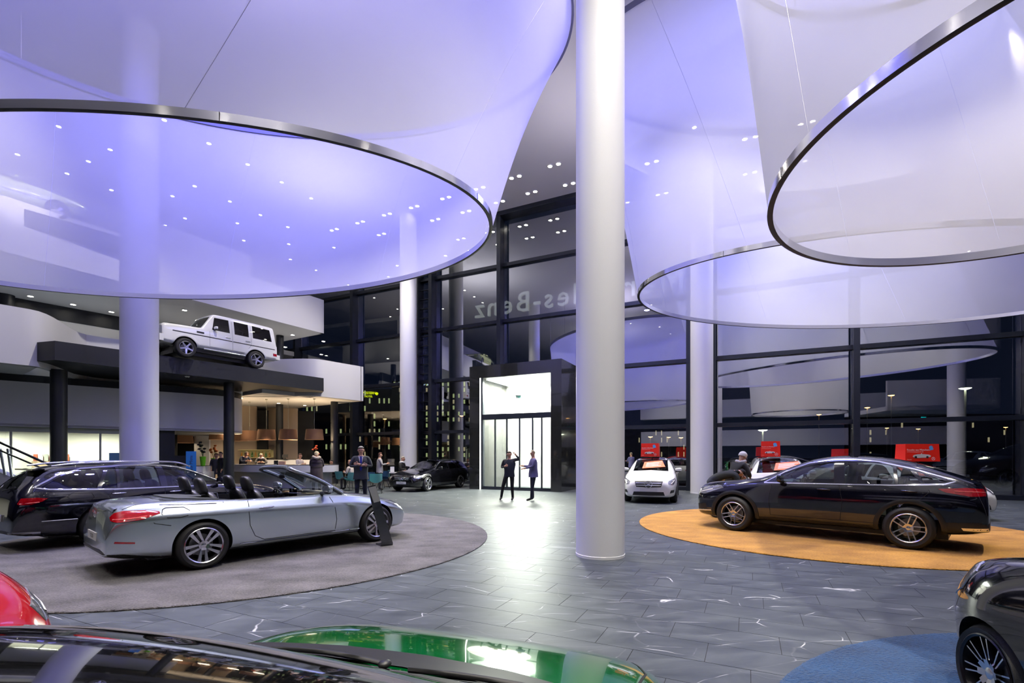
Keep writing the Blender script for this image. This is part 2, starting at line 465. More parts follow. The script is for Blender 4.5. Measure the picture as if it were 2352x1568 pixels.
# wheels --------------------------------------------------------------
WCACHE = {}
def wheel_parts(kind, R, Rr, w, m_sp):
    key = (kind, R, Rr, w)
    if key in WCACHE: return WCACHE[key]
    X = Matrix.Rotation(-PI/2, 4, 'X')        # lathe axis Z -> +Y (outside)
    d = {}
    b = bmesh.new()
    prof = [(Rr, -w/2), (Rr+.01, -w/2-.004), ((R+Rr)/2, -w/2-.012), (R-.03, -w/2), (R-.008, -w/2+.025), (R, -w/2+.05), (R, w/2-.05), (R-.008, w/2-.025), (R-.03, w/2), ((R+Rr)/2, w/2+.012), (Rr+.01, w/2+.004), (Rr, w/2)]
    lathe(b, prof, 48, X); 
    for g in (-.04, 0, .04): lathe(b, [(R+.0008, g-.004), (R+.0008, g+.004)], 48, X)
    d['tyre'] = b
    b = bmesh.new()
    lathe(b, [(Rr+.004, w/2+.006), (Rr-.004, w/2+.012), (Rr-.016, w/2+.002), (Rr-.022, w/2-.03), (Rr-.035, w/2-.06), (Rr-.04, -w/2+.02), (Rr, -w/2)], 48, X)
    d['rim'] = b
    b = bmesh.new(); lathe(b, [(0.001, -.02), (Rr*.62, -.02), (Rr*.62, -.035), (.001, -.035)], 32, X)
    box(b, Rr*.25, Rr*.62, -.05, 0.0, -.06, .06)
    d['brake_disc'] = b
    b = bmesh.new(); lathe(b, [(0.001, w/2-.012), (.025, w/2-.012), (.034, w/2-.016), (.036, w/2-.03)], 20, X)
    d['hub_cap'] = b
    # one spoke unit, pointing +Z, outside face at y = w/2
    b = bmesh.new(); yo = w/2-.004; ri = .045; ro = Rr-.012
    def bar(p0, p1, w0, w1, dep=.03, y0=None, y1=None):
        p0 = Vector(p0); p1 = Vector(p1); t = (p1-p0).normalized(); s = Vector((t.y, -t.x))
        y0 = yo-.016 if y0 is None else y0; y1 = yo if y1 is None else y1
        q = [(p0-s*w0/2, y0), (p0+s*w0/2, y0), (p1+s*w1/2, y1), (p1-s*w1/2, y1)]
        A = [b.verts.new((c.x, yy, c.y)) for c, yy in q]; B = [b.verts.new((c.x*1.0, yy-dep, c.y)) for c, yy in q]
        fs = [b.faces.new(A), b.faces.new(B[::-1])]
        for i in range(4): fs.append(b.faces.new((A[i], B[i], B[(i+1) % 4], A[(i+1) % 4])))
    if kind == 'twin5':
        bar((-.024, ri), (-.048, ro), .020, .050); bar((.024, ri), (.048, ro), .020, .050); cnt = 5
        bar((0, .02), (0, ri+.02), .07, .06)
    elif kind == 'y5':
        bar((-.034, ri+.02), (-.040, ro), .020, .016); bar((.034, ri+.02), (.040, ro), .020, .016); cnt = 5
        bar((0, .02), (0, ri+.025), .07, .085); bar((-.045, ro-.006), (.045, ro-.006), .012, .012)
    elif kind == 'multi':
        bar((-.012, ri), (-.026, ro), .012, .026); bar((.012, ri), (.026, ro), .012, .026); cnt = 9
        bar((0, .02), (0, ri+.015), .045, .045)
    elif kind == 'multi8':
        bar((-.01, ri+.02), (-.026, ro), .009, .009); bar((.01, ri+.02), (.026, ro), .009, .009); cnt = 8
        bar((0, .02), (0, ri+.035), .05, .035)
    elif kind == 'star5':
        bar((0, .02), (0, ro), .075, .052, .045); cnt = 5
        bar((0, .03), (0, ro-.03), .02, .02, .02, yo-.006, yo+.008)
    else:
        bar((0, .02), (0, ro), .06, .085, .03); cnt = 5
    d['spoke'] = b; 
    res = {}
    for k, bm in d.items():
        bmesh.ops.recalc_face_normals(bm, faces=bm.faces)
        me = bpy.data.meshes.new(k); bm.to_mesh(me); bm.free()
        me.materials.append({'tyre': M_tyre, 'rim': m_sp if kind != 'multi8' else M_alloyd, 'brake_disc': M_disc, 'hub_cap': M_alloy, 'spoke': m_sp}[k])
        smooth_by(me, 30); res[k] = me
    WCACHE[key] = (res, cnt); return WCACHE[key]
def add_wheel(root, x, y, R, Rr, w, kind, side, m_sp, steer=0, detail=True, z=None):
    res, cnt = wheel_parts(kind, R, Rr, w, m_sp)
    o = new_obj('wheel', res['rim'], root); o.location = (x, y*side, R if z is None else z)
    o.rotation_euler = (0, random.uniform(0, 1), 0 if side > 0 else PI)
    o.rotation_euler.rotate(Euler((0, 0, steer)))
    for k in ('tyre', 'brake_disc', 'hub_cap'):
        new_obj(k, res[k], o)
    for i in range(cnt):
        c = new_obj('spoke', res['spoke'], o); c.rotation_euler = (0, 2*PI*i/cnt, 0)
    return o
def star(bm, c, r, M):
    """three-pointed star in a ring, in the local XZ plane of M, facing +Y"""
    X = M @ Matrix.Rotation(-PI/2, 4, 'X')
    lathe(bm, [(r*.88, .0), (r*.9, r*.07), (r, r*.07), (r*1.02, 0)], 28, X)
    for k in range(3):
        a = PI/2+k*2*PI/3; tip = (math.cos(a)*r*.93, math.sin(a)*r*.93)
        for s in (-1, 1):
            b = (math.cos(a+s*PI/3)*r*.13, math.sin(a+s*PI/3)*r*.13)
            vs = [bm.verts.new(M @ Vector(p)) for p in ((0, r*.10, 0), (tip[0], .002, tip[1]), (b[0], .002, b[1]))]
            bm.faces.new(vs)

def build_car(name, label, sp, loc, head, paint, group=None, hollow=True, sunk=0, cat='car'):
    """head = world direction of the nose; loc = ground point mid wheelbase"""
    sp = dict(sp); sp['x0'] = sp['fo']+sp['wb']/2; x0 = sp['x0']; Lx = lambda s: x0-s
    root = thing(name, label, cat, loc, math.atan2(head[1], head[0]), group)
    hm = hull_mesh(sp); sf = Surf(hm)
    mats = [paint, M_blkplas, M_cabin]
    hull = new_obj('body', hm, root, mats)
    hull.parent = None
    cut = []
    R = sp['R']; zx = sp.get('wz', R)
    for s, ar in ((sp['fo'], sp.get('arch', R+.045)), (sp['fo']+sp['wb'], sp.get('arch', R+.045))):
        for sd in (-1, 1):
            b = bmesh.new()
            lathe(b, [(.001, 0), (ar, 0), (ar, .9), (.001, .9)], 40, Matrix.Translation((Lx(s), sd*(sp['W']-.34), zx)) @ Matrix.Rotation(-PI/2*sd, 4, 'X'))
            bmesh.ops.remove_doubles(b, verts=b.verts, dist=.003)
            cut.append(cutter(b, mats, 1))
    wins = sp.get('side_windows', [])
    if hollow:
        if sp.get('cabrio'):
            b = bmesh.new(); c0, c1 = sp['cockpit']
            prism(b, [(Lx(c0), -.66), (Lx(c0), .66), (Lx(c1)+.1, .68), (Lx(c1), .55), (Lx(c1), -.55), (Lx(c1)+.1, -.68)], .38, 1.6)
            cut.append(cutter(b, mats, 2))
        else:
            c0, c1 = sp['cabin']
            im = hull_mesh(sp, .05, c0, c1, sp.get('floor', .42), 1)
            b = bmesh.new(); b.from_mesh(im); cut.append(cutter(b, mats, 2))
            for poly in wins:
                b = bmesh.new()
                prism(b, [(Lx(s), z) for s, z in poly], -1.5, 1.5, Matrix.Rotation(PI/2, 4, 'X'))
                cut.append(cutter(b, mats, 0))
            mid = (c0+c1)/2
            for key, kx in (('windscreen', 1), ('rear_window', -1)):
                poly = sp.get(key)
                if poly:
                    full = poly+[(-y, z) for y, z in poly[::-1]]
                    b = bmesh.new()
                    xa, xb = (Lx(mid), Lx(0)) if kx > 0 else (Lx(sp['L']+.1), Lx(mid+.25))
                    # local x->world y, y->z, extrude along x
                    Mx = Matrix(((0, 0, 1, 0), (1, 0, 0, 0), (0, 1, 0, 0), (0, 0, 0, 1)))
                    prism(b, full, xa, xb, Mx); cut.append(cutter(b, mats, 0))
    boolean(hull, cut)
    hull.parent = root
    fix_normals(hull.data, sf)
    gl = sp.get('glassm', M_carglass)
    # panes
    for k, poly in enumerate(wins):
        for kd in ('L', 'R'):
            b = patch(sf, sp, kd, [(Lx(s), z) for s, z in poly], -.006 if hollow else .003, .12)
            bm_obj('window', b, (M_privacy if (k >= sp.get('priv', 9)) else gl) if hollow else M_blkgloss, root, 60)
    for key, kd in (('windscreen', 'F'), ('rear_window', 'B')):
        poly = sp.get(key)
        if poly and not sp.get('cabrio'):
            full = poly+[(-y, z) for y, z in poly[::-1]]
            b = patch(sf, sp, kd, full, -.004 if hollow else .003, .12)
            bm_obj(key, b, (gl if key == 'windscreen' or sp.get('priv', 9) > 5 else M_privacy) if hollow else M_blkgloss, root, 60)
    # trims, gaps, lamps ...
    def add(nm, m, bms, sm=50, lab=None):
        o = bm_obj(nm, merge(bms), m, root, sm)
        if lab: o['label'] = lab
        return o
    for kd in ('L', 'R'):
        g = [strip(sf, sp, kd, [(Lx(s), z) for s, z in ln], .008, .003) for ln in sp.get('gaps', [])]
        if g: add('shut_line', M_gap, g)
        g = [strip(sf, sp, kd, [(Lx(s), z) for s, z in ln], w, .004, cl, .003) for ln, w, cl in sp.get('chrome', [])]
        if g: add('chrome_trim', M_chrome, g)
        for s, z, m in sp.get('handles', []):
            b = bmesh.new(); h, n = sf.cast((Lx(s), 3 if kd == 'L' else -3, z), (0, -1 if kd == 'L' else 1, 0))
            sg = 1 if kd == 'L' else -1
            pts = [(Lx(s)+t, h.y+sg*(.006+.028*math.sqrt(max(0, 1-(t/.11)**2))), z+.004*t/.11) for t in (-.105, -.08, -.04, 0, .04, .08, .105)]
            tube(b, pts, [.008, .012, .013, .014, .013, .012, .008], 8)
            bm_obj('door_handle', b, m or paint, root, 60)
        for poly, m in sp.get('side_patches', []):
            add('bumper_trim' if m is M_blkplas else 'side_panel', m, [patch(sf, sp, kd, [(Lx(s), z) for s, z in poly], .004, .08)])
        # mirrors
        if 'mirror' in sp:
            s, z = sp['mirror']; sg = 1 if kd == 'L' else -1
            b = bmesh.new(); yb = sp.get('mirror_y', sp['W']-.05)
            ell(b, (0, 0, 0), (1, 1, 1), 16, 12)
            for v in b.verts:
                e = [math.copysign(abs(t)**.6, t) for t in v.co]
                v.co = Vector((Lx(s)+max(-.03, e[0]*.07-abs(e[1])*.012), sg*(yb+.12)+e[1]*.115, z+.035+e[2]*(.062+.012*e[1]*sg)))
            mo = bm_obj('mirror', b, sp.get('mirrorm', paint), root, 60)
            b = bmesh.new(); tube(b, [(Lx(s)-.01, sg*(yb-.06), z-.05), (Lx(s), sg*(yb+.06), z-.03)], [.03, .022], 8)
            ell(b, (Lx(s), sg*(yb+.12), z-.02), (.06, .1, .035), 12, 6)
            bm_obj('mirror_base', b, M_blkplas, mo, 60)
    for nm, kd, poly, m in sp.get('patches', []):
        kds = [kd] if kd in ('F', 'B', 'T') else ([kd+'L', kd+'R'] if kd in ('F_', 'B_') else [kd])
        if kd == 'F2': kds = ['FL', 'FR']
        if kd == 'B2': kds = ['BL', 'BR']
        if kd == 'S2': kds = ['L', 'R']
        for k in kds:
            P = poly
            if k in ('L', 'R'): P = [(Lx(s), z) for s, z in poly]
            if k == 'T': P = [(Lx(s), y) for s, y in poly]
            if k in ('F', 'B') and poly[0] == 'sym':
                half = poly[1:]; P = half+[(-y, z) for y, z in half[::-1]]
            add(nm, m, [patch(sf, sp, k, P, .005, .05, .012)])
    for nm, kd, ln, w, m in sp.get('strips', []):
        for k in ({'F2': ['FL', 'FR'], 'B2': ['BL', 'BR'], 'S2': ['L', 'R']}.get(kd, [kd])):
            P = ln
            if k in ('L', 'R'): P = [(Lx(s), z) for s, z in ln]
            if k == 'T': P = [(Lx(s), y) for s, y in ln]
            add(nm, m, [strip(sf, sp, k, P, w, .006, False, .005)])
    # wheel-arch lips
    if sp.get('arch_trim'):
        wt, m = sp['arch_trim']
        for s in (sp['fo'], sp['fo']+sp['wb']):
            for kd in ('L', 'R'):
                ar = sp.get('arch', R+.045)+wt/2-.004
                a0 = math.asin(min(1, (zx-.30)/ar))+.0
                ln = [(s+ar*math.cos(a), zx+ar*math.sin(a)) for a in [(-a0+(PI+2*a0)*i/24) for i in range(25)]]
                o = add('wheel_arch', m, [strip(sf, sp, kd, [(Lx(a), z) for a, z in ln], wt, .006, False, .012, 1)])
    # wheels
    for s in (sp['fo'], sp['fo']+sp['wb']):
        for sd in (1, -1):
            add_wheel(root, Lx(s), sp['track'], R, sp['Rr'], sp.get('tw', .225), sp['spokes'], sd, sp.get('spokem', M_alloy), sp.get('steer', 0) if s == sp['fo'] else 0, z=zx)
    # underbody keeps daylight out between the wheels
    b = bmesh.new(); box(b, Lx(sp['L']-.5), Lx(.5), -.55, .55, .17+zx-R, .32+zx-R); bm_obj('underbody', b, M_blkplas, root)
    # interior
    if hollow and not sp.get('noseats'):
        lm = sp.get('leather', M_leather)
        for sx in sp.get('seats', []):
            for sy in (-.36, .36):
                b = bmesh.new(); z0 = sp.get('seatz', .42)
                box(b, Lx(sx)-.05, Lx(sx)+.45, sy-.24, sy+.24, z0, z0+.17)
                bevel_all(b, .05, 3)
                so = bm_obj('seat', b, lm, root, 50)
                b = bmesh.new(); ell(b, (0, 0, 0), (1, 1, 1), 18, 14)
                for v in b.verts:
                    e = [math.copysign(abs(t)**.55, t) for t in v.co]
                    v.co = Vector((Lx(sx)-.13+e[0]*.075-e[2]*.09, sy+e[1]*(.245-.04*max(0, e[2])**2), z0+.38+e[2]*.31))
                bm_obj('backrest', b, lm, root, 80)
                b = bmesh.new(); ell(b, (0, 0, 0), (1, 1, 1), 16, 12)
                for v in b.verts:
                    c = v.co; e = [math.copysign(abs(t)**.62, t) for t in c]
                    v.co = Vector((Lx(sx)-.31+e[0]*.062-e[2]*.03, sy+e[1]*(.145-.02*e[2]), z0+.78+e[2]*.125))
                bm_obj('headrest', b, lm, so, 80)
        sd = sp.get('dash')
        if sd:
            b = bmesh.new(); zt = sp.get('dashz', .92)
            prism(b, [(Lx(sd)+.35, zt-.02), (Lx(sd)+.1, zt+.03), (Lx(sd)-.08, zt-.02), (Lx(sd)-.1, zt-.2), (Lx(sd)+.35, zt-.35)], -.6, .6, Matrix.Rotation(PI/2, 4, 'X'))
            bevel_all(b, .02, 2); bm_obj('dashboard', b, sp.get('dashm', M_cabin), root, 50)
            b = bmesh.new(); c = Vector((Lx(sd)-.28, .36, zt-.06))
            Mw = Matrix.Translation(c) @ Matrix.Rotation(math.radians(65), 4, 'Y')
            pts = [Mw @ Vector((.185*math.cos(t*PI/10), .185*math.sin(t*PI/10), 0)) for t in range(20)]
            tube(b, pts, .015, 8, closed=True)
            for a in (0.3, PI-.3, -PI/2): tube(b, [Mw @ Vector((0, 0, 0)), Mw @ Vector((.18*math.sin(a), .18*math.cos(a), 0))], .016, 6)
            tube(b, [Mw @ Vector((0, 0, -.02)), Mw @ Vector((0, 0, .15))], .05, 10)
            bm_obj('steering_wheel', b, M_leather, root, 60)
    root['surf'] = 0
    return root, sf, sp

def plate(root, x, y, z, face, s='', w=.52, rot=0):
    """number plate; face +1 nose, -1 tail"""
    b = bmesh.new(); box(b, -.006, .006, -w/2, w/2, -.055, .055)
    o = bm_obj('number_plate', b, M_plate, root); o.location = (x, y, z); o.rotation_euler = (0, 0, rot)
    if s:
        me = text_mesh(s, .075); me.materials.append(M_ink)
        t = new_obj('lettering', me, o)
        t.rotation_euler = (PI/2, 0, PI/2*face); t.location = (face*.0075, 0, -.026)
    return o

# ------------------------------------------------------------------ car shapes (s = metres behind the nose, z = height)
def wf_std(L, nose=.70, tail=.74):
    return [(0, nose), (.04, nose+.08), (.15, nose+.17), (.4, .955), (.85, .995), (1.4, .985), (L*.5, .98), (L-1.1, 1.0), (L-.5, .965), (L-.18, .89), (L-.04, tail+.06), (L, tail)]
def zb_std(L): return [(0, .26), (.1, .21), (.6, .19), (L-.8, .2), (L-.2, .25), (L, .30)]
P_silver = mat('silver_paint', (.50, .57, .61), .24, .85, coat=1)
P_black = mat('black_paint', (.003, .003, .005), .08, 0, coat=1)
P_blueblack = mat('obsidian_paint', (.004, .004, .010), .10, 0, coat=1)
P_white = mat('white_paint', (.78, .79, .76), .18, 0, coat=1)
P_red = mat('red_paint', (.40, .002, .008), .16, 0, coat=1)
P_green = mat('green_paint', (.0, .13, .025), .12, .3, coat=1)
P_sage = mat('sage_paint', (.38, .43, .25), .2, .2, coat=1)

SP_cabrio = dict(L=4.69, fo=.79, wb=2.84, W=.905, R=.335, Rr=.245, track=.79, spokes='twin5', arch=.375, cabrio=True, cockpit=(1.72, 3.32),
    wf=wf_std(4.69), zb=zb_std(4.69), zmid=.5, rf=.55, endcrease=.15,
    top=[(0, .50), (.03, .60), (.12, .69), (.35, .78), (.8, .875), (1.3, .94), (1.55, .955), (1.75, .95), (2.5, .93), (3.3, .95), (3.6, .985), (4.1, .995), (4.45, .985), (4.55, .975), (4.62, .93), (4.67, .75), (4.69, .5)],
    belt=[(0, .46), (.1, .58), (.3, .67), (.8, .80), (1.4, .885), (2.4, .905), (3.4, .925), (4.0, .93), (4.4, .90), (4.6, .84), (4.69, .48)],
    ridge=.012, ridgez=.62, wbf=[(0, .93), (.6, .92), (1.5, .905), (3, .90), (4.2, .87), (4.69, .86)],
    wr=[(0, .48), (.3, .62), (.8, .70), (1.4, .74), (1.7, .76), (3.3, .76), (3.8, .72), (4.3, .66), (4.69, .50)],
    crease={6: .62, 5: .75, 8: .3, 3: .45},
    gaps=[[(1.70, .885), (1.64, .70), (1.60, .5), (1.62, .33)], [(3.02, .915), (3.04, .75), (3.02, .55), (2.94, .38), (2.80, .305), (1.62, .305)],
          [(3.36, .92), (3.36, .91)], [(4.12, .93), (3.45, .905)], [(4.06, .89), (3.86, .885), (3.80, .84), (3.83, .775), (3.92, .755), (4.06, .765), (4.12, .81), (4.10, .87), (4.06, .89)],
          [(4.26, .80), (4.20, .70), (4.02, .655)]],
    chrome=[([(1.62, .935), (3.4, .955)], .012, False)],
    handles=[(2.78, .80, M_chrome)],
    mirror=(1.80, .99), mirror_y=.80, dash=1.72, dashz=.88, seats=(2.55, 3.2), seatz=.36,
    patches=[('tail_lamp', 'B2', [(-.13, .755), (-.02, .74), (.22, .765), (.34, .825), (.32, .85), (.20, .872), (-.03, .875), (-.12, .85), (-.17, .80)], M_red),
             ('reflector', 'B2', [(-.06, .475), (.13, .455), (.13, .475), (-.05, .50)], M_red),
             ('rear_apron', 'B', [('sym'), (.0, .36), (.42, .38), (.62, .35), (.80, .27), (.6, .25), (.0, .27)], M_blkplas),
             ('rear_apron_corner', 'B2', [(-.3, .33), (.02, .325), (.30, .25), (.30, .22), (-.3, .235)], M_blkplas), ('exhaust_tip', 'B2', [(-.16, .265), (.02, .262), (.07, .275), (.02, .305), (-.14, .308)], M_chrome),
             ('headlamp', 'F2', [(-.14, .60), (.10, .60), (.34, .72), (.30, .76), (.10, .735), (-.10, .70)], M_lens),
             ('grille', 'F', [('sym'), (.0, .70), (.36, .68), (.34, .50), (.0, .48)], M_blkplas)],
    strips=[('lamp_strip', 'B2', [(-.10, .772), (.1, .778), (.24, .80)], .016, M_redlit),
            ('sill_trim', 'S2', [(1.15, .285), (3.15, .285)], .012, M_chrome)])
SP_estate = dict(L=4.93, fo=.84, wb=2.94, W=.926, R=.345, Rr=.25, track=.80, spokes='multi', arch=.385, cabin=(1.5, 4.62),
    wf=wf_std(4.93), zb=zb_std(4.93),
    top=[(0, .55), (.03, .66), (.12, .75), (.5, .87), (1.0, .94), (1.45, 1.0), (1.8, 1.18), (2.15, 1.35), (2.5, 1.435), (2.9, 1.46), (3.5, 1.46), (4.1, 1.435), (4.42, 1.395), (4.52, 1.34), (4.68, 1.17), (4.82, 1.0), (4.88, .86), (4.92, .7), (4.93, .5)],
    belt=[(0, .5), (.1, .62), (.5, .77), (1.2, .88), (1.6, .93), (3, .955), (4.3, 1.0), (4.75, .98), (4.88, .8), (4.93, .48)],
    wbf=[(0, .93), (1.5, .94), (3, .94), (4.4, .92), (4.93, .9)],
    wr=[(0, .5), (.5, .68), (1.2, .76), (1.6, .70), (2.0, .63), (2.8, .615), (3.6, .61), (4.4, .59), (4.7, .60), (4.93, .5)],
    crease={6: .5, 3: .3},
    side_windows=[[(1.62, .985), (2.2, 1.27), (2.45, 1.345), (2.72, 1.375), (2.72, .99)], [(2.84, .99), (2.84, 1.38), (3.45, 1.375), (3.52, 1.0)],
                  [(3.56, 1.0), (3.50, 1.37), (3.62, 1.36), (3.80, 1.01)], [(3.86, 1.015), (3.68, 1.355), (4.0, 1.33), (4.28, 1.25), (4.58, 1.06), (4.5, 1.045)]],
    windscreen=[(0, 1.02), (.58, 1.0), (.53, 1.36), (0, 1.40)], rear_window=[(0, 1.02), (.56, 1.02), (.50, 1.33), (0, 1.36)],
    gaps=[[(2.78, .97), (2.80, .7), (2.76, .32)], [(3.62, .97), (3.70, .85), (3.58, .66), (3.45, .36), (1.6, .31)], [(1.62, .9), (1.56, .6), (1.60, .31)],
          [(3.95, .93), (4.22, .94), (4.28, .88), (4.2, .80), (3.98, .80), (3.92, .86), (3.95, .93)]],
    chrome=[([(1.52, .965), (2.0, 1.20), (2.4, 1.355), (2.8, 1.402), (3.4, 1.402), (4.0, 1.36), (4.35, 1.25), (4.66, 1.055), (4.5, 1.02), (3.6, .975), (2.6, .965), (1.52, .955)], .022, False),
            ([(4.15, .50), (4.6, .50)], .012, False)],
    handles=[(2.6, .88, M_chrome), (3.55, .90, M_chrome)],
    mirror=(1.75, 1.03), mirror_y=.82, dash=1.7, dashz=.94, seats=(2.6, 3.45), seatz=.42, priv=3,
    patches=[('tail_lamp', 'B2', [(-.12, .80), (-.08, .89), (.10, .895), (.22, .875), (.17, .83), (.06, .785), (-.08, .78)], M_red),
             ('rear_apron', 'B', [('sym'), (.0, .34), (.5, .35), (.8, .30), (.6, .25), (.0, .27)], M_blkplas),
             ('exhaust_tip', 'B2', [(-.2, .27), (.12, .28), (.14, .33), (-.18, .34)], M_chrome)],
    strips=[('lamp_strip', 'B2', [(-.08, .80), (.14, .82)], .014, M_redlit)])
SP_coupe = dict(L=4.73, fo=.87, wb=2.873, W=.945, R=.362, Rr=.245, track=.83, spokes='y5', arch=.42, tw=.25, cabin=(1.45, 4.25), floor=.5,
    wf=wf_std(4.73, .74, .74), zb=[(0, .32), (.1, .27), (.6, .25), (3.9, .26), (4.5, .30), (4.73, .36)],
    top=[(0, .72), (.025, .88), (.08, .955), (.35, 1.02), (.9, 1.075), (1.35, 1.13), (1.7, 1.32), (2.1, 1.50), (2.5, 1.585), (2.8, 1.60), (3.2, 1.58), (3.7, 1.49), (4.1, 1.36), (4.42, 1.22), (4.58, 1.15), (4.66, 1.10), (4.70, .95), (4.73, .62)],
    belt=[(0, .68), (.08, .84), (.3, .91), (.8, .97), (1.4, 1.02), (2.5, 1.045), (3.6, 1.08), (4.15, 1.10), (4.5, 1.04), (4.68, .92), (4.73, .6)],
    wbf=[(0, .93), (1.5, .94), (3, .93), (4.0, .91), (4.73, .88)],
    wr=[(0, .52), (.4, .70), (1.2, .78), (1.6, .71), (2.1, .64), (2.8, .62), (3.6, .60), (4.1, .62), (4.5, .66), (4.73, .52)],
    crease={6: .5, 3: .3},
    side_windows=[[(1.60, 1.075), (2.05, 1.34), (2.3, 1.42), (2.62, 1.475), (2.66, 1.08)], [(2.82, 1.085), (2.78, 1.48), (3.2, 1.455), (3.50, 1.40), (3.56, 1.10)],
                  [(3.60, 1.10), (3.55, 1.39), (3.74, 1.34), (3.90, 1.12)], [(3.95, 1.125), (3.82, 1.315), (4.05, 1.235), (4.24, 1.155), (4.18, 1.135)]],
    windscreen=[(0, 1.15), (.60, 1.12), (.54, 1.48), (0, 1.53)], rear_window=[(0, 1.22), (.50, 1.21), (.50, 1.42), (0, 1.47)],
    gaps=[[(2.74, 1.05), (2.80, .75), (2.76, .40)], [(3.93, 1.11), (4.02, .99), (3.90, .86)], [(1.60, 1.0), (1.55, .7), (1.58, .40), (3.35, .40)],
          ],
    chrome=[([(1.45, 1.045), (1.8, 1.265), (2.2, 1.44), (2.6, 1.515), (2.9, 1.52), (3.3, 1.48), (3.8, 1.36), (4.15, 1.24), (4.33, 1.165), (4.2, 1.115), (3.5, 1.07), (2.6, 1.055), (1.45, 1.04)], .024, False)],
    handles=[(2.5, .955, None), (3.75, .985, None)],
    mirror=(1.78, 1.11), mirror_y=.84, dash=1.7, dashz=1.05, dashm=M_creamleather, seats=(2.55, 3.35), seatz=.52, leather=M_creamleather,
    arch_trim=(.075, M_blkplas),
    patches=[('tail_lamp', 'B2', [(-.34, .97), (-.30, 1.045), (.05, 1.065), (.36, 1.04), (.30, .985), (.05, .93), (-.25, .94)], M_red),
             ('headlamp', 'F2', [(-.14, .76), (.10, .75), (.40, .90), (.34, .945), (.05, .92), (-.14, .89)], M_lens),
             ('rear_apron', 'B', [('sym'), (.0, .52), (.6, .52), (.84, .48), (.8, .36), (.0, .36)], M_blkplas),
             ('side_skirt', 'S2', [(1.35, .345), (3.28, .345), (3.28, .27), (1.35, .27)], M_blkplas),
             ('rear_bumper_trim', 'S2', [(4.2, .50), (4.64, .52), (4.62, .36), (4.22, .32)], M_blkplas),
             ('exhaust_tip', 'B2', [(-.2, .37), (.12, .38), (.15, .42), (-.18, .43)], M_chrome),
             ('grille', 'F', [('sym'), (.0, .86), (.40, .84), (.36, .62), (.0, .60)], M_blkplas),
             ('air_intake', 'F2', [(-.1, .40), (.12, .42), (.12, .55), (-.1, .52)], M_blkplas)],
    strips=[('lamp_strip', 'B2', [(-.26, .995), (.2, 1.01)], .014, M_redlit), ('lamp_strip', 'F2', [(-.02, .79), (.22, .865)], .02, M_white),
            ('chrome_lip', 'F2', [(-.2, .37), (.2, .40)], .03, M_chrome), ('spoiler_lip', 'B', [(-.62, 1.12), (.62, 1.12)], .03, M_blkgloss)])
SP_cclass = dict(SP_estate); SP_cclass.update(L=4.70, wf=wf_std(4.70), zb=zb_std(4.70), W=.905, wb=2.84, fo=.78, R=.33, Rr=.24, track=.78, spokes='plain5', hollowx=0,
    top=[(s*4.7/4.93, z*.985) for s, z in SP_estate['top']], belt=[(s*4.7/4.93, z*.985) for s, z in SP_estate['belt']],
    wbf=[(0, .93), (4.7, .91)], wr=[(s*4.7/4.93, w*.98) for s, w in SP_estate['wr']],
    side_windows=[[(s*4.7/4.93, z*.985) for s, z in p] for p in SP_estate['side_windows']],
    chrome=[([(s*4.7/4.93, z*.985) for s, z in SP_estate['chrome'][0][0]], .02, False)], gaps=[[(2.66, .95), (2.68, .7), (2.64, .32)]],
    windscreen=[(0, 1.0), (.56, .98), (.51, 1.33), (0, 1.37)], rear_window=[(0, 1.01), (.54, 1.0), (.48, 1.3), (0, 1.33)],
    handles=[(2.5, .86, None), (3.4, .88, None)], mirror=(1.68, 1.0), mirrorm=None, arch=.37,
    patches=[('headlamp', 'F2', [(-.16, .60), (.08, .585), (.36, .71), (.30, .75), (.08, .72), (-.14, .69)], M_lens),
             ('grille', 'F', [('sym'), (.0, .70), (.42, .68), (.38, .50), (.0, .48)], M_blkplas),
             ('air_intake', 'F', [('sym'), (.0, .42), (.40, .42), (.44, .30), (.0, .29)], M_blkplas),
             ('air_intake', 'F2', [(-.16, .32), (.10, .32), (.12, .44), (-.12, .42)], M_blkplas)],
    strips=[('grille_bar', 'F', [(-.38, .615), (.38, .615)], .022, M_chrome), ('grille_bar', 'F', [(-.37, .555), (.37, .555)], .022, M_chrome), ('lamp_strip', 'F2', [(-.08, .62), (.26, .715)], .02, M_white)])
del SP_cclass['mirrorm']
def sc(tab, kx, kz): return [(a*kx, b*kz) for a, b in tab]
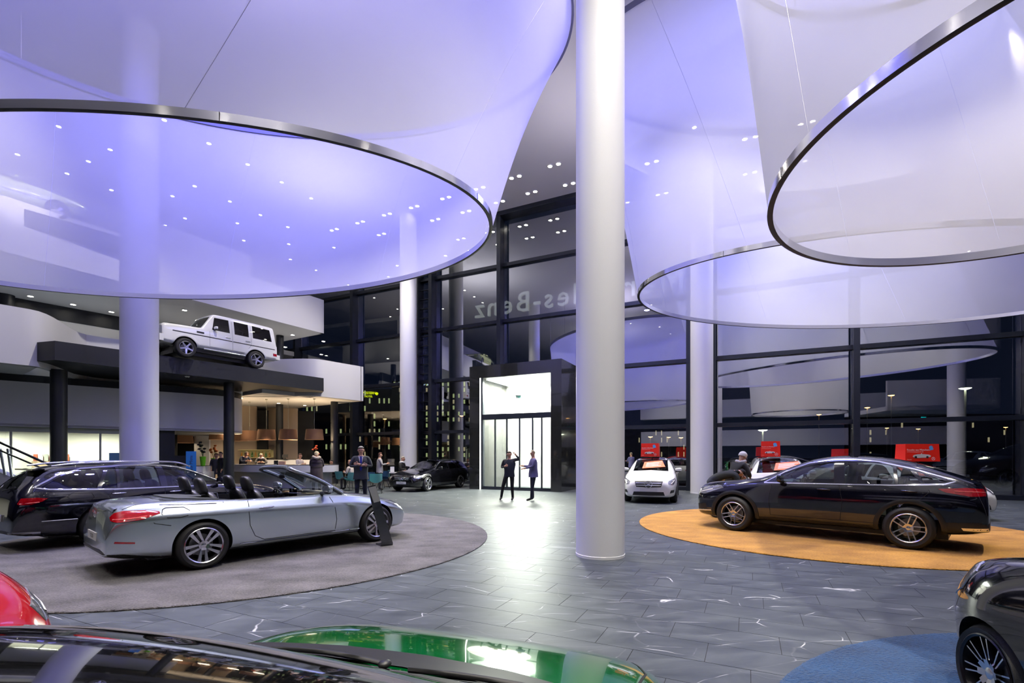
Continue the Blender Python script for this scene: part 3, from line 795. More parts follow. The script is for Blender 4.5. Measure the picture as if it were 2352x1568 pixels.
SP_hatch = dict(L=4.36, fo=.85, wb=2.70, W=.893, R=.325, Rr=.23, track=.77, spokes='plain5', arch=.37, cabin=(1.25, 4.0),
    wf=wf_std(4.36), zb=zb_std(4.36),
    top=[(0, .62), (.03, .72), (.12, .80), (.4, .92), (.85, 1.02), (1.1, 1.08), (1.5, 1.32), (1.9, 1.50), (2.3, 1.555), (2.8, 1.56), (3.4, 1.52), (3.85, 1.44), (4.05, 1.25), (4.2, 1.02), (4.3, .9), (4.35, .7), (4.36, .5)],
    belt=[(0, .55), (.1, .68), (.4, .82), (1.0, .95), (1.6, 1.0), (3, 1.04), (4.0, 1.04), (4.3, .85), (4.36, .48)],
    wbf=[(0, .93), (1.5, .94), (3, .94), (4.36, .9)],
    wr=[(0, .5), (.5, .68), (1.0, .74), (1.4, .68), (1.9, .62), (2.8, .60), (3.6, .59), (4.1, .62), (4.36, .5)],
    crease={6: .5, 3: .3},
    side_windows=[[(1.42, 1.05), (1.9, 1.36), (2.1, 1.43), (2.42, 1.46), (2.44, 1.06)], [(2.54, 1.06), (2.54, 1.46), (3.2, 1.43), (3.3, 1.08)], [(3.38, 1.09), (3.3, 1.42), (3.7, 1.36), (3.85, 1.14)]],
    windscreen=[(0, 1.09), (.60, 1.06), (.54, 1.44), (0, 1.49)], rear_window=[(0, 1.06), (.54, 1.06), (.48, 1.36), (0, 1.42)],
    gaps=[[(2.48, 1.03), (2.50, .7), (2.46, .32)], [(1.45, .98), (1.38, .6), (1.42, .31)]],
    chrome=[([(1.45, 1.02), (3.9, 1.09)], .018, False)], handles=[(2.3, .93, None), (3.2, .95, None)], mirror=(1.6, 1.07), mirror_y=.80, dash=1.45, dashz=1.0, seats=(2.3, 3.1), seatz=.5,
    patches=[('headlamp', 'F2', [(-.16, .64), (.04, .62), (.34, .78), (.28, .84), (.08, .80), (-.14, .74)], M_lens),
             ('grille', 'F', [('sym'), (.0, .77), (.46, .75), (.40, .56), (.0, .54)], M_blkplas),
             ('air_intake', 'F', [('sym'), (.0, .40), (.48, .40), (.52, .28), (.0, .27)], M_blkplas),
             ('fog_lamp', 'F2', [(-.14, .36), (.12, .38), (.14, .47), (-.10, .46)], M_blkplas), ('number_panel', 'F', [('sym'), (.0, .52), (.28, .52), (.28, .41), (0, .41)], M_plate),
             ('tail_lamp', 'B2', [(-.28, .80), (-.2, .91), (.15, .935), (.33, .92), (.25, .83), (0, .78)], M_red)],
    strips=[('grille_bar', 'F', [(-.42, .685), (.42, .685)], .03, M_chrome), ('grille_bar', 'F', [(-.40, .61), (.40, .61)], .03, M_chrome), ('lamp_strip', 'F2', [(-.06, .67), (.24, .79)], .03, M_white)])
SP_small = dict(SP_hatch); SP_small.update(
    top=sc(SP_hatch['top'], 1, .92), belt=sc(SP_hatch['belt'], 1, .93), side_windows=[sc(p, 1, .925) for p in SP_hatch['side_windows']],
    windscreen=[(0, 1.0), (.60, .98), (.54, 1.33), (0, 1.38)], rear_window=[(0, .98), (.54, .98), (.48, 1.25), (0, 1.3)], chrome=[], mirror=(1.6, 1.0), dashz=.93)
SP_g = dict(stations=[0, .02, .06, .14, .5, .9, 1.25, 1.36, 1.42, 1.47, 1.66, 1.86, 1.90, 1.96, 2.1, 2.5, 3.1, 3.7, 4.2, 4.46, 4.52, 4.57, 4.62, 4.65, 4.66], L=4.66, fo=.82, wb=2.85, W=.88, R=.385, Rr=.25, track=.76, spokes='star5', arch=.45, tw=.26, cabin=(1.55, 4.35), floor=.75, rf=.95, zmid=.35, tuck=.0,
    wf=[(0, .93), (.05, .96), (.12, .965), (4.5, .965), (4.6, .96), (4.66, .955)], zb=[(0, .52), (.2, .48), (4.66, .50)],
    top=[(0, 1.14), (.04, 1.22), (.12, 1.25), (1.36, 1.30), (1.42, 1.32), (1.47, 1.37), (1.66, 1.66), (1.86, 1.97), (1.90, 2.015), (1.96, 2.035), (2.4, 2.06), (4.3, 2.05), (4.54, 2.02), (4.60, 1.8), (4.64, 1.35), (4.66, 1.15)],
    belt=[(0, 1.08), (.1, 1.17), (.3, 1.19), (1.35, 1.24), (1.7, 1.25), (4.5, 1.25), (4.66, 1.12)],
    wbf=[(0, .97), (1.5, .975), (4.66, .975)], wr=[(0, .70), (.2, .74), (1.3, .80), (1.55, .76), (1.85, .70), (2.4, .69), (4.5, .69), (4.66, .72)],
    crease={6: .9, 8: .8, 3: .8, 2: .7}, endcrease=.85,
    side_windows=[[(1.82, 1.32), (1.94, 1.86), (2.52, 1.88), (2.54, 1.32)], [(2.74, 1.32), (2.74, 1.88), (3.36, 1.88), (3.36, 1.32)], [(3.54, 1.32), (3.54, 1.88), (4.36, 1.86), (4.42, 1.32)]],
    windscreen=[(0, 1.36), (.66, 1.36), (.60, 1.88), (0, 1.92)], priv=0,
    gaps=[[(1.72, 1.24), (1.72, .55)], [(2.64, 1.85), (2.64, .60)], [(3.46, 1.85), (3.46, 1.0), (3.2, .62)], [(1.72, .60), (3.2, .60)]],
    chrome=[], handles=[(2.45, 1.12, M_chrome), (3.3, 1.12, M_chrome)], mirror=(1.92, 1.36), mirror_y=.80, dash=1.65, dashz=1.22, seats=(2.5, 3.4), seatz=.85,
    arch_trim=(.10, P_white),
    patches=[('headlamp', 'F', [(.48+.10*math.cos(a*PI/8), .98+.10*math.sin(a*PI/8)) for a in range(16)], M_lens), ('headlamp', 'F', [(-.48+.10*math.cos(a*PI/8), .98+.10*math.sin(a*PI/8)) for a in range(16)], M_lens),
             ('grille', 'F', [('sym'), (0, 1.08), (.34, 1.08), (.34, .86), (0, .86)], M_blkplas), ('vent', 'S2', [(1.22, 1.14), (1.5, 1.14), (1.5, 1.07), (1.22, 1.07)], M_blkplas),
             ('tail_lamp', 'B2', [(-.2, .80), (-.2, .68), (.1, .68), (.1, .80)], M_red)],
    strips=[('rubbing_strip', 'S2', [(.35, .985), (1.30, .985)], .035, M_blkplas), ('rubbing_strip', 'S2', [(1.30, .985), (2.62, .985)], .035, M_blkplas), ('rubbing_strip', 'S2', [(2.66, .985), (4.55, .985)], .035, M_blkplas)])
SP_classic = dict(L=4.75, fo=.84, wb=2.76, W=.88, R=.32, Rr=.19, track=.73, spokes='plain5', arch=.35, tw=.19, cabin=(1.55, 3.9), floor=.45, zmid=.6,
    wf=[(0, .88), (.1, .96), (.6, .99), (2.4, 1), (4.2, .98), (4.6, .95), (4.75, .90)], zb=[(0, .36), (.5, .24), (4.2, .26), (4.75, .40)],
    top=[(0, .72), (.05, .84), (.3, .91), (1.3, .97), (1.65, 1.0), (2.0, 1.22), (2.3, 1.36), (2.8, 1.42), (3.3, 1.38), (3.6, 1.22), (3.9, 1.0), (4.5, .93), (4.68, .90), (4.75, .72)],
    belt=[(0, .70), (.1, .80), (1.4, .89), (3.5, .92), (4.5, .86), (4.75, .68)], wbf=[(0, .96), (4.75, .96)], wr=[(0, .74), (1.4, .78), (2.0, .62), (2.8, .58), (3.4, .60), (3.9, .74), (4.75, .72)],
    crease={6: .75, 3: .3}, side_windows=[[(1.85, .97), (2.2, 1.22), (2.6, 1.30), (2.6, .97)], [(2.68, .97), (2.68, 1.30), (3.15, 1.27), (3.42, .97)]],
    windscreen=[(0, 1.03), (.58, 1.0), (.5, 1.30), (0, 1.33)], rear_window=[(0, 1.05), (.52, 1.03), (.48, 1.28), (0, 1.32)],
    gaps=[[(2.64, .92), (2.64, .34)]], chrome=[([(.3, .55), (4.5, .55)], .02, False), ([(1.5, .93), (3.9, .93)], .015, False)], handles=[(2.5, .84, M_chrome)], mirror=(1.9, .98), mirror_y=.76, dash=1.8, seats=(2.6, 3.3),
    patches=[('tail_lamp', 'B', [(.42, .62), (.78, .62), (.78, .76), (.42, .76)], M_red), ('tail_lamp', 'B', [(-.42, .62), (-.78, .62), (-.78, .76), (-.42, .76)], M_red),
             ('headlamp', 'F2', [(-.2, .56), (.02, .56), (.02, .76), (-.2, .76)], M_lens), ('grille', 'F', [('sym'), (0, .78), (.3, .78), (.3, .52), (0, .52)], M_chrome)],
    strips=[('bumper', 'B', [(-.8, .46), (.8, .46)], .12, M_chrome), ('bumper', 'F', [(-.8, .46), (.8, .46)], .12, M_chrome)])
SP_micro = dict(L=3.5, fo=.62, wb=2.49, W=.833, R=.292, Rr=.225, track=.71, spokes='multi8', arch=.325, tw=.2, cabin=(1.15, 3.25),
    wf=[(0, .60), (.04, .72), (.12, .84), (.3, .96), (.6, 1.02), (1.1, .97), (2.0, .97), (2.9, 1.0), (3.3, .93), (3.5, .78)], zb=[(0, .24), (.3, .2), (3.3, .22), (3.5, .3)],
    top=[(0, .60), (.03, .74), (.10, .86), (.28, .945), (.6, 1.0), (.9, 1.04), (1.3, 1.30), (1.7, 1.50), (2.2, 1.55), (2.9, 1.52), (3.2, 1.40), (3.4, 1.05), (3.5, .7)],
    belt=[(0, .52), (.06, .66), (.2, .80), (.5, .88), (1.0, .93), (2.6, 1.0), (3.2, 1.0), (3.5, .6)], wbf=[(0, .9), (.6, .90), (1.2, .93), (3.5, .92)],
    wr=[(0, .46), (.2, .60), (.6, .68), (.95, .70), (1.4, .62), (2.2, .58), (3.0, .57), (3.5, .5)], crease={6: .45, 3: .3},
    side_windows=[[(1.2, 1.0), (1.7, 1.36), (2.1, 1.43), (2.1, 1.02)], [(2.2, 1.02), (2.2, 1.43), (2.8, 1.42), (2.9, 1.06)]],
    windscreen=[(0, 1.06), (.56, 1.03), (.52, 1.42), (0, 1.47)], rear_window=[(0, 1.08), (.5, 1.08), (.46, 1.36), (0, 1.4)],
    gaps=[[(1.12, .93), (1.06, .6), (1.1, .3)], [(.42, .90), (.36, .70), (.30, .60)]], chrome=[], handles=[(1.95, .85, None)], mirror=(1.3, 1.03), mirror_y=.72, dash=1.2, seats=(1.9, 2.6),
    patches=[('headlamp', 'F2', [(-.10, .70), (.06, .66), (.20, .74), (.22, .86), (.10, .91), (-.06, .84)], M_lens), ('grille', 'F', [('sym'), (0, .62), (.34, .60), (.3, .48), (0, .47)], M_blkplas)],
    strips=[])
SP_low = dict(SP_small); SP_low.update(L=4.3, fo=.80, wb=2.63, wf=wf_std(4.3, .66), W=.90, zb=zb_std(4.3), cabin=(1.2, 3.9),
    top=[(0, .52), (.03, .60), (.10, .68), (.25, .79), (.5, .875), (.8, .935), (1.06, .955), (1.5, 1.20), (1.9, 1.36), (2.2, 1.41), (2.7, 1.41), (3.3, 1.34), (3.8, 1.15), (4.05, 1.03), (4.22, .95), (4.27, .75), (4.3, .5)],
    belt=[(0, .46), (.1, .58), (.3, .68), (.6, .77), (1.0, .845), (1.6, .90), (3, .93), (4.0, .93), (4.25, .8), (4.3, .46)],
    wbf=[(0, .93), (4.3, .92)], wr=[(0, .5), (.5, .68), (.9, .73), (1.3, .67), (1.9, .60), (2.8, .58), (3.6, .58), (4.1, .62), (4.3, .5)],
    side_windows=[[(1.42, .94), (1.9, 1.22), (2.3, 1.32), (2.5, .95)], [(2.6, .96), (2.5, 1.32), (3.2, 1.26), (3.6, 1.0)]],
    windscreen=[(0, .965), (.60, .94), (.545, 1.29), (0, 1.36)], rear_window=[(0, 1.0), (.5, 1.0), (.48, 1.18), (0, 1.22)], chrome=[], gaps=[[(1.3, .88), (1.25, .6), (1.3, .31)]],
    handles=[], mirror=(1.62, .95), dash=1.5, dashz=.9, seats=(2.4,), seatz=.34,
    patches=[('headlamp', 'F2', [(-.10, .56), (.06, .56), (.36, .68), (.30, .72), (.06, .69), (-.12, .64)], M_lens), ('grille', 'F', [('sym'), (0, .62), (.44, .60), (.40, .42), (0, .40)], M_blkplas)],
    strips=[])

# ------------------------------------------------------------------ frames of the building
N2 = Vector((.4387, .8986, 0)).normalized(); E2 = Vector((N2.y, -N2.x, 0))
FM = Matrix(((E2.x, N2.x, 0, 0), (E2.y, N2.y, 0, 0), (0, 0, 1, 0), (0, 0, 0, 1)))       # (e, n, z) -> world; glass wall at n = 23.84
GN = 23.84
T2 = Vector((.6, .8, 0)); R2 = Vector((.8, -.6, 0)); B0 = Vector((-16.8, 15.9, 0))
LM = Matrix(((.8, .6, 0, B0.x), (-.6, .8, 0, B0.y), (0, 0, 1, 0), (0, 0, 0, 1)))       # (a, q, z) -> world; gallery edge at a = 0
def struct(name, bm, m, smooth=None, label=None, parent=None):
    o = bm_obj(name, bm, m, parent, smooth)
    if parent is None: o['kind'] = 'structure'
    if label: o['label'] = label
    return o

M_wallw = mat('white_plaster', (.62, .62, .64), .6, var=.02, vscale=.6)
M_col = mat('white_column', (.84, .84, .86), .5, bump=.05, bscale=60)
M_ceil = mat('grey_ceiling', (.74, .72, .74), .55, var=.03, vscale=.4)
M_dark = mat('dark_cladding', (.012, .014, .018), .5)
M_frame = mat('anthracite_steel', (.022, .027, .038), .35, .2)
M_portal = mat('polished_dark_panel', (.022, .023, .022), .12, coat=.6)
M_facade = glass_mat('facade_glass', (.86, .89, .92), .28, ior=1.55)
M_clear = glass_mat('clear_glass', (.9, .93, .92), .03)
M_lit = mat('lamp_lens', (1, 1, 1), .5, emit=(1, .93, .78), es=70)
M_lit2 = mat('lamp_lens_soft', (1, 1, 1), .5, emit=(1, .93, .78), es=25)
M_panel = mat('luminous_panel', (1, 1, 1), .5, emit=(1, 1, .9), es=4)

# floor slab and slate tiles
m = bpy.data.materials.new('slate'); m.use_nodes = True; nt = m.node_tree; b_ = nt.nodes['Principled BSDF']; MATS['slate'] = m
geo = nt.nodes.new('ShaderNodeNewGeometry')
def N_(t, **k):
    n = nt.nodes.new(t)
    for a, v in k.items():
        if isinstance(a, str) and hasattr(n, a): setattr(n, a, v)
    return n
mp = N_('ShaderNodeMapping'); mp.inputs['Rotation'].default_value = (0, 0, math.radians(26)); mp.inputs['Scale'].default_value = (1, 2.6, 1)
nt.links.new(geo.outputs['Position'], mp.inputs['Vector'])
n1 = N_('ShaderNodeTexNoise'); n1.inputs['Scale'].default_value = 1.6; n1.inputs['Detail'].default_value = 8; n1.inputs['Roughness'].default_value = .65; n1.inputs['Distortion'].default_value = .6
nt.links.new(mp.outputs[0], n1.inputs['Vector'])
r1 = N_('ShaderNodeValToRGB'); r1.color_ramp.elements[0].position = .3; r1.color_ramp.elements[0].color = (.028, .036, .042, 1); r1.color_ramp.elements[1].position = .75; r1.color_ramp.elements[1].color = (.092, .106, .114, 1)
nt.links.new(n1.outputs['Fac'], r1.inputs[0])
nd = N_('ShaderNodeTexNoise'); nd.inputs['Scale'].default_value = 1.2; nd.inputs['Detail'].default_value = 3
nt.links.new(geo.outputs['Position'], nd.inputs['Vector'])
vm = N_('ShaderNodeVectorMath', operation='MULTIPLY_ADD'); vm.inputs[1].default_value = (.5, .5, .5)
nt.links.new(nd.outputs['Color'], vm.inputs[0]); nt.links.new(mp.outputs[0], vm.inputs[2])
vo = N_('ShaderNodeTexVoronoi', feature='DISTANCE_TO_EDGE'); vo.inputs['Scale'].default_value = 1.15
nt.links.new(vm.outputs[0], vo.inputs['Vector'])
lt = N_('ShaderNodeMapRange'); lt.inputs[1].default_value = .002; lt.inputs[2].default_value = .009; lt.inputs[3].default_value = 1; lt.inputs[4].default_value = 0
nt.links.new(vo.outputs['Distance'], lt.inputs[0])
nm = N_('ShaderNodeTexNoise'); nm.inputs['Scale'].default_value = 2.3; nm.inputs['Detail'].default_value = 2
nt.links.new(geo.outputs['Position'], nm.inputs['Vector'])
mk = N_('ShaderNodeMapRange'); mk.inputs[1].default_value = .53; mk.inputs[2].default_value = .62; mk.inputs[3].default_value = .06
nt.links.new(nm.outputs['Fac'], mk.inputs[0])
mu = N_('ShaderNodeMath', operation='MULTIPLY'); nt.links.new(lt.outputs[0], mu.inputs[0]); nt.links.new(mk.outputs[0], mu.inputs[1])
mxc = N_('ShaderNodeMix', data_type='RGBA'); nt.links.new(mu.outputs[0], mxc.inputs[0]); nt.links.new(r1.outputs[0], mxc.inputs[6]); mxc.inputs[7].default_value = (.55, .56, .58, 1)
nt.links.new(mxc.outputs[2], b_.inputs['Base Color'])
rr = N_('ShaderNodeMapRange'); rr.inputs[3].default_value = .36; rr.inputs[4].default_value = .54; nt.links.new(n1.outputs['Fac'], rr.inputs[0]); nt.links.new(rr.outputs[0], b_.inputs['Roughness'])
bp = N_('ShaderNodeBump'); bp.inputs['Strength'].default_value = .35; bp.inputs['Distance'].default_value = .004; nt.links.new(n1.outputs['Fac'], bp.inputs['Height']); nt.links.new(bp.outputs[0], b_.inputs['Normal'])
M_slate = m
M_joint = mat('tile_joint', (.012, .013, .014), .8)

b = bmesh.new(); box(b, -46, 18, -15, GN+.3, -.2, -.004, M=FM); floor = struct('floor', b, M_joint)
CARPETS = [((-4.97, 9.41), 4.48), ((6.9, 10.68), 3.95), ((4.15, 1.21), 3.16)]
TL, TW, G = .88, .42, .005
near, far = [], []
for j in range(int(37/TW)):
    n0 = GN-.45-(j+1)*TW
    off = (j*.37) % 1*TL
    for i in range(int(60/TL)):
        e0 = -44+i*TL+off
        c = FM @ Vector((e0+TL/2, n0+TW/2, 0))
        if c.y < .6:
            if c.y > -12: far.append((e0, n0))
            continue
        px = 1176+FPX*c.x/c.y; py = HOR+FPX*CAMH/c.y
        inside = any((c.x-q[0][0])**2+(c.y-q[0][1])**2 < (q[1]-.55)**2 for q in CARPETS)
        if -60 < px < 2412 and py < 1640 and not inside and c.y < 13: near.append((c.y, e0, n0))
        else: far.append((e0, n0))
near.sort(); rest = near[300:]; near = near[:300]; far += [(a, b2) for _, a, b2 in rest]
tm = bmesh.new(); box(tm, G/2, TL-G/2, G/2, TW-G/2, -.012, 0); 
tme = bpy.data.meshes.new('tile'); tm.to_mesh(tme); tm.free(); tme.materials.append(M_slate)
fr = FM.to_euler()
for _, e0, n0 in near:
    o = bpy.data.objects.new('tile', tme); COL.objects.link(o); o.parent = floor
    o.location = FM @ Vector((e0, n0, random.uniform(-.0006, 0))); o.rotation_euler = fr
b = bmesh.new()
for e0, n0 in far:
    b.faces.new([b.verts.new(FM @ Vector(p)) for p in ((e0+G/2, n0+G/2, 0), (e0+TL-G/2, n0+G/2, 0), (e0+TL-G/2, n0+TW-G/2, 0), (e0+G/2, n0+TW-G/2, 0))])
o = bm_obj('tile_field', b, M_slate, floor); o['kind'] = 'stuff'

# ceiling, far walls
b = bmesh.new(); box(b, -46, 18, -15, GN+.2, 14.83, 15.2, M=FM); struct('ceiling', b, M_ceil)
b = bmesh.new(); box(b, -46, 18, -15.3, -15, 0, 15, M=FM); box(b, -12, 18, -14.9, -13.6, 2.7, 4.5, M=FM, mi=1); box(b, -12, 18, -14.9, -13.2, 6, 8, M=FM, mi=1)
struct('wall_back', b, [M_dark, M_wallw])
b = bmesh.new(); box(b, 18, 18.3, -15, GN, 0, 15, M=FM); struct('wall_right', b, M_dark)
b = bmesh.new(); box(b, -46.3, -46, -15, GN, 0, 15, M=FM); struct('wall_left', b, M_wallw)

# glass wall -----------------------------------------------------------
win = bpy.data.objects.new('window_1', None); COL.objects.link(win); win['kind'] = 'structure'; win['label'] = 'tall glass front in anthracite steel framing'
MUL = [16, 12.5, 8.95, 3.88, -1.40, -2.43, -7.15, -12.19, -16.7, -17.65, -22.8, -28, -33.4, -39, -45.5]
b = bmesh.new(); box(b, 0, 1, GN-.16, GN+.16, -.09, .09, M=None)
for i, e in enumerate(MUL):
    w = .07; dp = .55 if i not in (4,) else .55
    b = bmesh.new(); box(b, e-w, e+w, GN-dp, GN+.05, 0, 14.83, M=FM)
    box(b, e-w-.04, e+w+.04, GN-dp-.02, GN-dp+.03, 0, 14.83, M=FM)
    bm_obj('mullion', b, M_frame, win)
ROWS = [(.06, .10), (2.98, .085), (5.99, .09), (8.98, .09), (12.05, .09), (14.74, .12)]
EE = sorted(MUL)
for k, (z, h) in enumerate(ROWS):
    for e0, e1 in zip(EE[:-1], EE[1:]):
        b = bmesh.new(); box(b, e0+.07, e1-.07, GN-.22, GN+.05, z-h, z+h, M=FM); bm_obj('transom', b, M_frame, win)
        if k < 5:
            z1 = ROWS[k+1][0]
            b = bmesh.new(); box(b, e0+.08, e1-.08, GN-.03, GN-.01, z+h, z1-ROWS[k+1][1], M=FM)
            if not (k < 1 and -12.1 < e0 and e1 < -7 ) : bm_obj('pane', b, M_facade, win)
            else: b.free()
b = bmesh.new(); box(b, -46, 18, GN-.6, GN+.1, 14.60, 14.83, M=FM); struct('trim_1', b, M_frame)
# ladder-like brackets between the paired mullions
for e0, e1 in ((-2.43, -1.40), (-17.65, -16.7)):
    for z in [x*.55+.4 for x in range(26)]:
        b = bmesh.new(); box(b, e0+.05, e1-.05, GN-.35, GN-.25, z-.02, z+.02, M=FM); bm_obj('bracket', b, M_frame, win)

# columns
def column(x, y, r, z0, z1, m, lab, nm='column', n=48):
    b = bmesh.new(); lathe(b, [(r+.006, z0), (r+.006, z0+.04), (r, z0+.045), (r, z1)], n, Matrix.Translation((x, y, 0)))
    o = struct(nm, b, m, 40); o['label'] = lab; return o
column(1.43, 7.85, .388, 0, 14.83, M_col, 'tall round white column standing free on the slate floor in the middle of the hall')
column(8.06, 20.55, .455, 0, 14.83, M_col, 'tall round white column beside the glass wall behind the bending visitors')
column(-5.70, 26.6, .455, 0, 14.83, M_col, 'tall round white column beside the black estate near the glass wall')
column(-11.55, 15.0, .49, 0, 14.83, M_col, 'tall round white column behind the parked dark estate, rising past the gallery')
column(14.1, 2.0, .46, 0, 14.83, M_col, 'tall round white column seen mirrored in the right part of the glass wall')

# portal ---------------------------------------------------------------
eL, eR, nF = -12.07, -7.37, 20.05
por = bpy.data.objects.new('door_1', None); COL.objects.link(por); por['kind'] = 'structure'; por['label'] = 'black entrance box with brightly lit glazed air lock'
oL, oR, oT = -11.47, -7.88, 5.29
b = bmesh.new()
box(b, eL, oL, nF, GN, 0, 5.87, M=FM); box(b, oR, eR, nF, GN, 0, 5.87, M=FM); box(b, oL, oR, nF, GN+4, oT, 5.87, M=FM)
bm_obj('portal_cladding', b, M_portal, por)
for z in (1.45, 2.9, 4.35):
    b = bmesh.new(); box(b, eL-.002, oL+.002, nF-.002, nF+.01, z, z+.006, M=FM); box(b, oR-.002, eR+.002, nF-.002, nF+.01, z, z+.006, M=FM); bm_obj('panel_joint', b, M_gap, por)
M_inner = mat('air_lock_wall', (.92, .92, .88), .5)
b = bmesh.new(); box(b, oL-.1, oL, nF+.3, GN+4, 0, oT, M=FM); bm_obj('side_wall', b, M_inner, por)
b = bmesh.new(); box(b, oL, -8.75, GN-1.0, GN-.9, 0, oT, M=FM); bm_obj('rear_wall', b, M_inner, por)
b = bmesh.new(); box(b, oL+.1, oR-.1, nF+.4, GN+1, oT-.05, oT-.02, M=FM); bm_obj('luminous_ceiling', b, M_panel, por)
b = bmesh.new(); box(b, oL-.03, oL+.02, nF-.01, nF+.05, 0, oT, M=FM); bm_obj('light_strip', b, M_panel, por)
b = bmesh.new(); box(b, oL, oR, nF+.02, nF+.22, 3.3, 3.55, M=FM); box(b, oL, oR, nF+.02, nF+.22, 0, .06, M=FM); box(b, oL+.02, oL+.12, nF+.02, nF+.2, 0, oT, M=FM); bm_obj('door_header', b, M_frame, por)
for k, e in enumerate((-11.40, -10.72, -10.10, -9.45, -8.80, -8.35)):
    e1 = (-10.72, -10.10, -9.45, -8.80, -8.35, -7.88)[k]
    b = bmesh.new(); box(b, e+.02, e1-.02, nF+.1, nF+.115, .06, 3.3, M=FM); g = bm_obj('door_leaf', b, M_clear, por)
    b = bmesh.new(); box(b, e-.03, e+.03, nF+.07, nF+.15, .06, 3.3, M=FM); box(b, e, e1, nF+.08, nF+.14, .06, .14, M=FM); bm_obj('leaf_frame', b, M_frame, g)
b = bmesh.new(); box(b, oL+.1, oR, nF+.1, nF+.115, 3.55, oT, M=FM); bm_obj('fanlight', b, M_clear, por)
b = bmesh.new(); box(b, -9.6, -9.5, GN-.3, GN-.2, 0, oT, M=FM); box(b, -9.5, oR, GN-.3, GN-.22, 3.2, 3.35, M=FM); bm_obj('inner_frame', b, M_frame, por)
lamp('air_lock_light', 'AREA', FM @ Vector((-9.9, 21.5, 5.15)), 2600, (1, 1, .88), 2.2, rot=(0, 0, 0))
lamp('air_lock_light', 'AREA', FM @ Vector((-9.7, nF-.15, 2.7)), 60, (1, 1, .84), 3.2, target=FM @ Vector((-9.7, 0, -2.0)), shape='DISK')
t = thing('exit_sign', 'small green and white escape sign hanging inside the lit entrance box', 'sign', FM @ Vector((-9.75, nF+.6, 4.3)), math.atan2(E2.y, E2.x))
b = bmesh.new(); box(b, -.22, .22, -.02, .02, 0, .18); bm_obj('sign_plate', b, mat('sign_green', (.0, .45, .2), .4, emit=(0, .6, .3), es=.3), t)
b = bmesh.new(); box(b, -.2, .0, -.025, -.02, .03, .15); prism(b, [(.04, .09), (.12, .15), (.12, .11), (.19, .11), (.19, .07), (.12, .07), (.12, .03)], .02, .025, Matrix.Rotation(PI/2, 4, 'X')); bm_obj('pictogram', b, M_white, t)
b = bmesh.new(); box(b, -.25, .25, -.04, .04, .18, .25); tube(b, [(-.2, 0, .25), (-.2, 0, .95)], .006, 6); tube(b, [(.2, 0, .25), (.2, 0, .95)], .006, 6); bm_obj('hanger', b, M_frame, t)
t.scale = (.6, .6, .6)

# galleries on the left --------------------------------------------------
def sweep_wall(pts, z0, z1, th, M, mi=0, bm=None):
    """upright wall along (a, q) points with thickness th towards -a"""
    b = bm or bmesh.new(); P = [Vector(p) for p in pts]; n = len(P); cols = []
    for i in range(n):
        t = (P[min(i+1, n-1)]-P[max(i-1, 0)]).normalized(); s = Vector((-t.y, t.x))*th
        z0i = z0(i) if callable(z0) else z0; z1i = z1(i) if callable(z1) else z1
        cols.append([b.verts.new(M @ Vector(p)) for p in ((P[i].x, P[i].y, z0i), (P[i].x, P[i].y, z1i), (P[i].x+s.x, P[i].y+s.y, z1i), (P[i].x+s.x, P[i].y+s.y, z0i))])
    for A, B in zip(cols[:-1], cols[1:]):
        for k in range(4):
            f = b.faces.new((A[k], A[(k+1) % 4], B[(k+1) % 4], B[k])); f.material_index = mi
    b.faces.new(cols[0]); b.faces.new(cols[-1])
    bmesh.ops.recalc_face_normals(b, faces=b.faces)
    return b
def sstep(x): x = max(0, min(1, x)); return x*x*(3-2*x)
edge = []
q = -14.0
while q <= 13.97:
    a = -3.0*sstep((q-.7)/2.2)*(1-sstep((q-8.9)/2.6))
    edge.append((a, q)); q += .233
b = sweep_wall(edge, 4.66, 6.58, .18, LM)
q1 = (0, 13.96)
box(b, -9, .0, 13.90, 14.08, 4.66, 6.58, M=LM)
struct('balustrade', b, M_wallw, 30, 'white curving gallery parapet of the first floor')
b = bmesh.new()
cells = [(-18, .7), (.7, 11.5), (11.5, 13.95)]
for qa, qb, am in ((-14, .9, -.1), (.9, 11.4, -3.1), (11.4, 13.93, -.1)):
    box(b, -14, am, qa, qb, 4.66, 5.4, M=LM)
box(b, -3.1, -.9, 8.9, 11.4, 4.66, 5.3, M=LM)
struct('gallery_slab', b, M_wallw, None, 'white slab and soffit of the first floor gallery')
# display platform of the off-roader
b = bmesh.new(); PL = []
q = .6
A_ = Vector((-15.5, 16.4, 0)); iL = LM.inverted()
a0 = iL @ A_; a1 = iL @ Vector((-9.5, 24.4, 0))
prism(b, [(a0.x, a0.y), (a0.x+.05, a0.y+3), (a1.x+.12, a1.y-3), (a1.x, a1.y), (a1.x-1.0, a1.y+.5), (-2.6, a1.y-.9), (-3.0, 8), (-3.0, 3), (-1, .5)], 4.85, 5.50, LM)
struct('display_platform', b, M_dark, None, 'dark cantilevered platform carrying the white off-road car')
# level 1 back wall with dark band
b = bmesh.new()
p0 = iL @ Vector((-21.5, 20.8, 0)); 
box(b, p0.x-.3, p0.x, p0.y-14, p0.y+7.5, 5.4, 7.75, M=LM); box(b, p0.x-.2, p0.x+.02, p0.y-14, p0.y+7.5, 7.75, 8.41, M=LM, mi=1)
struct('wall_gallery', b, [M_wallw, M_dark])
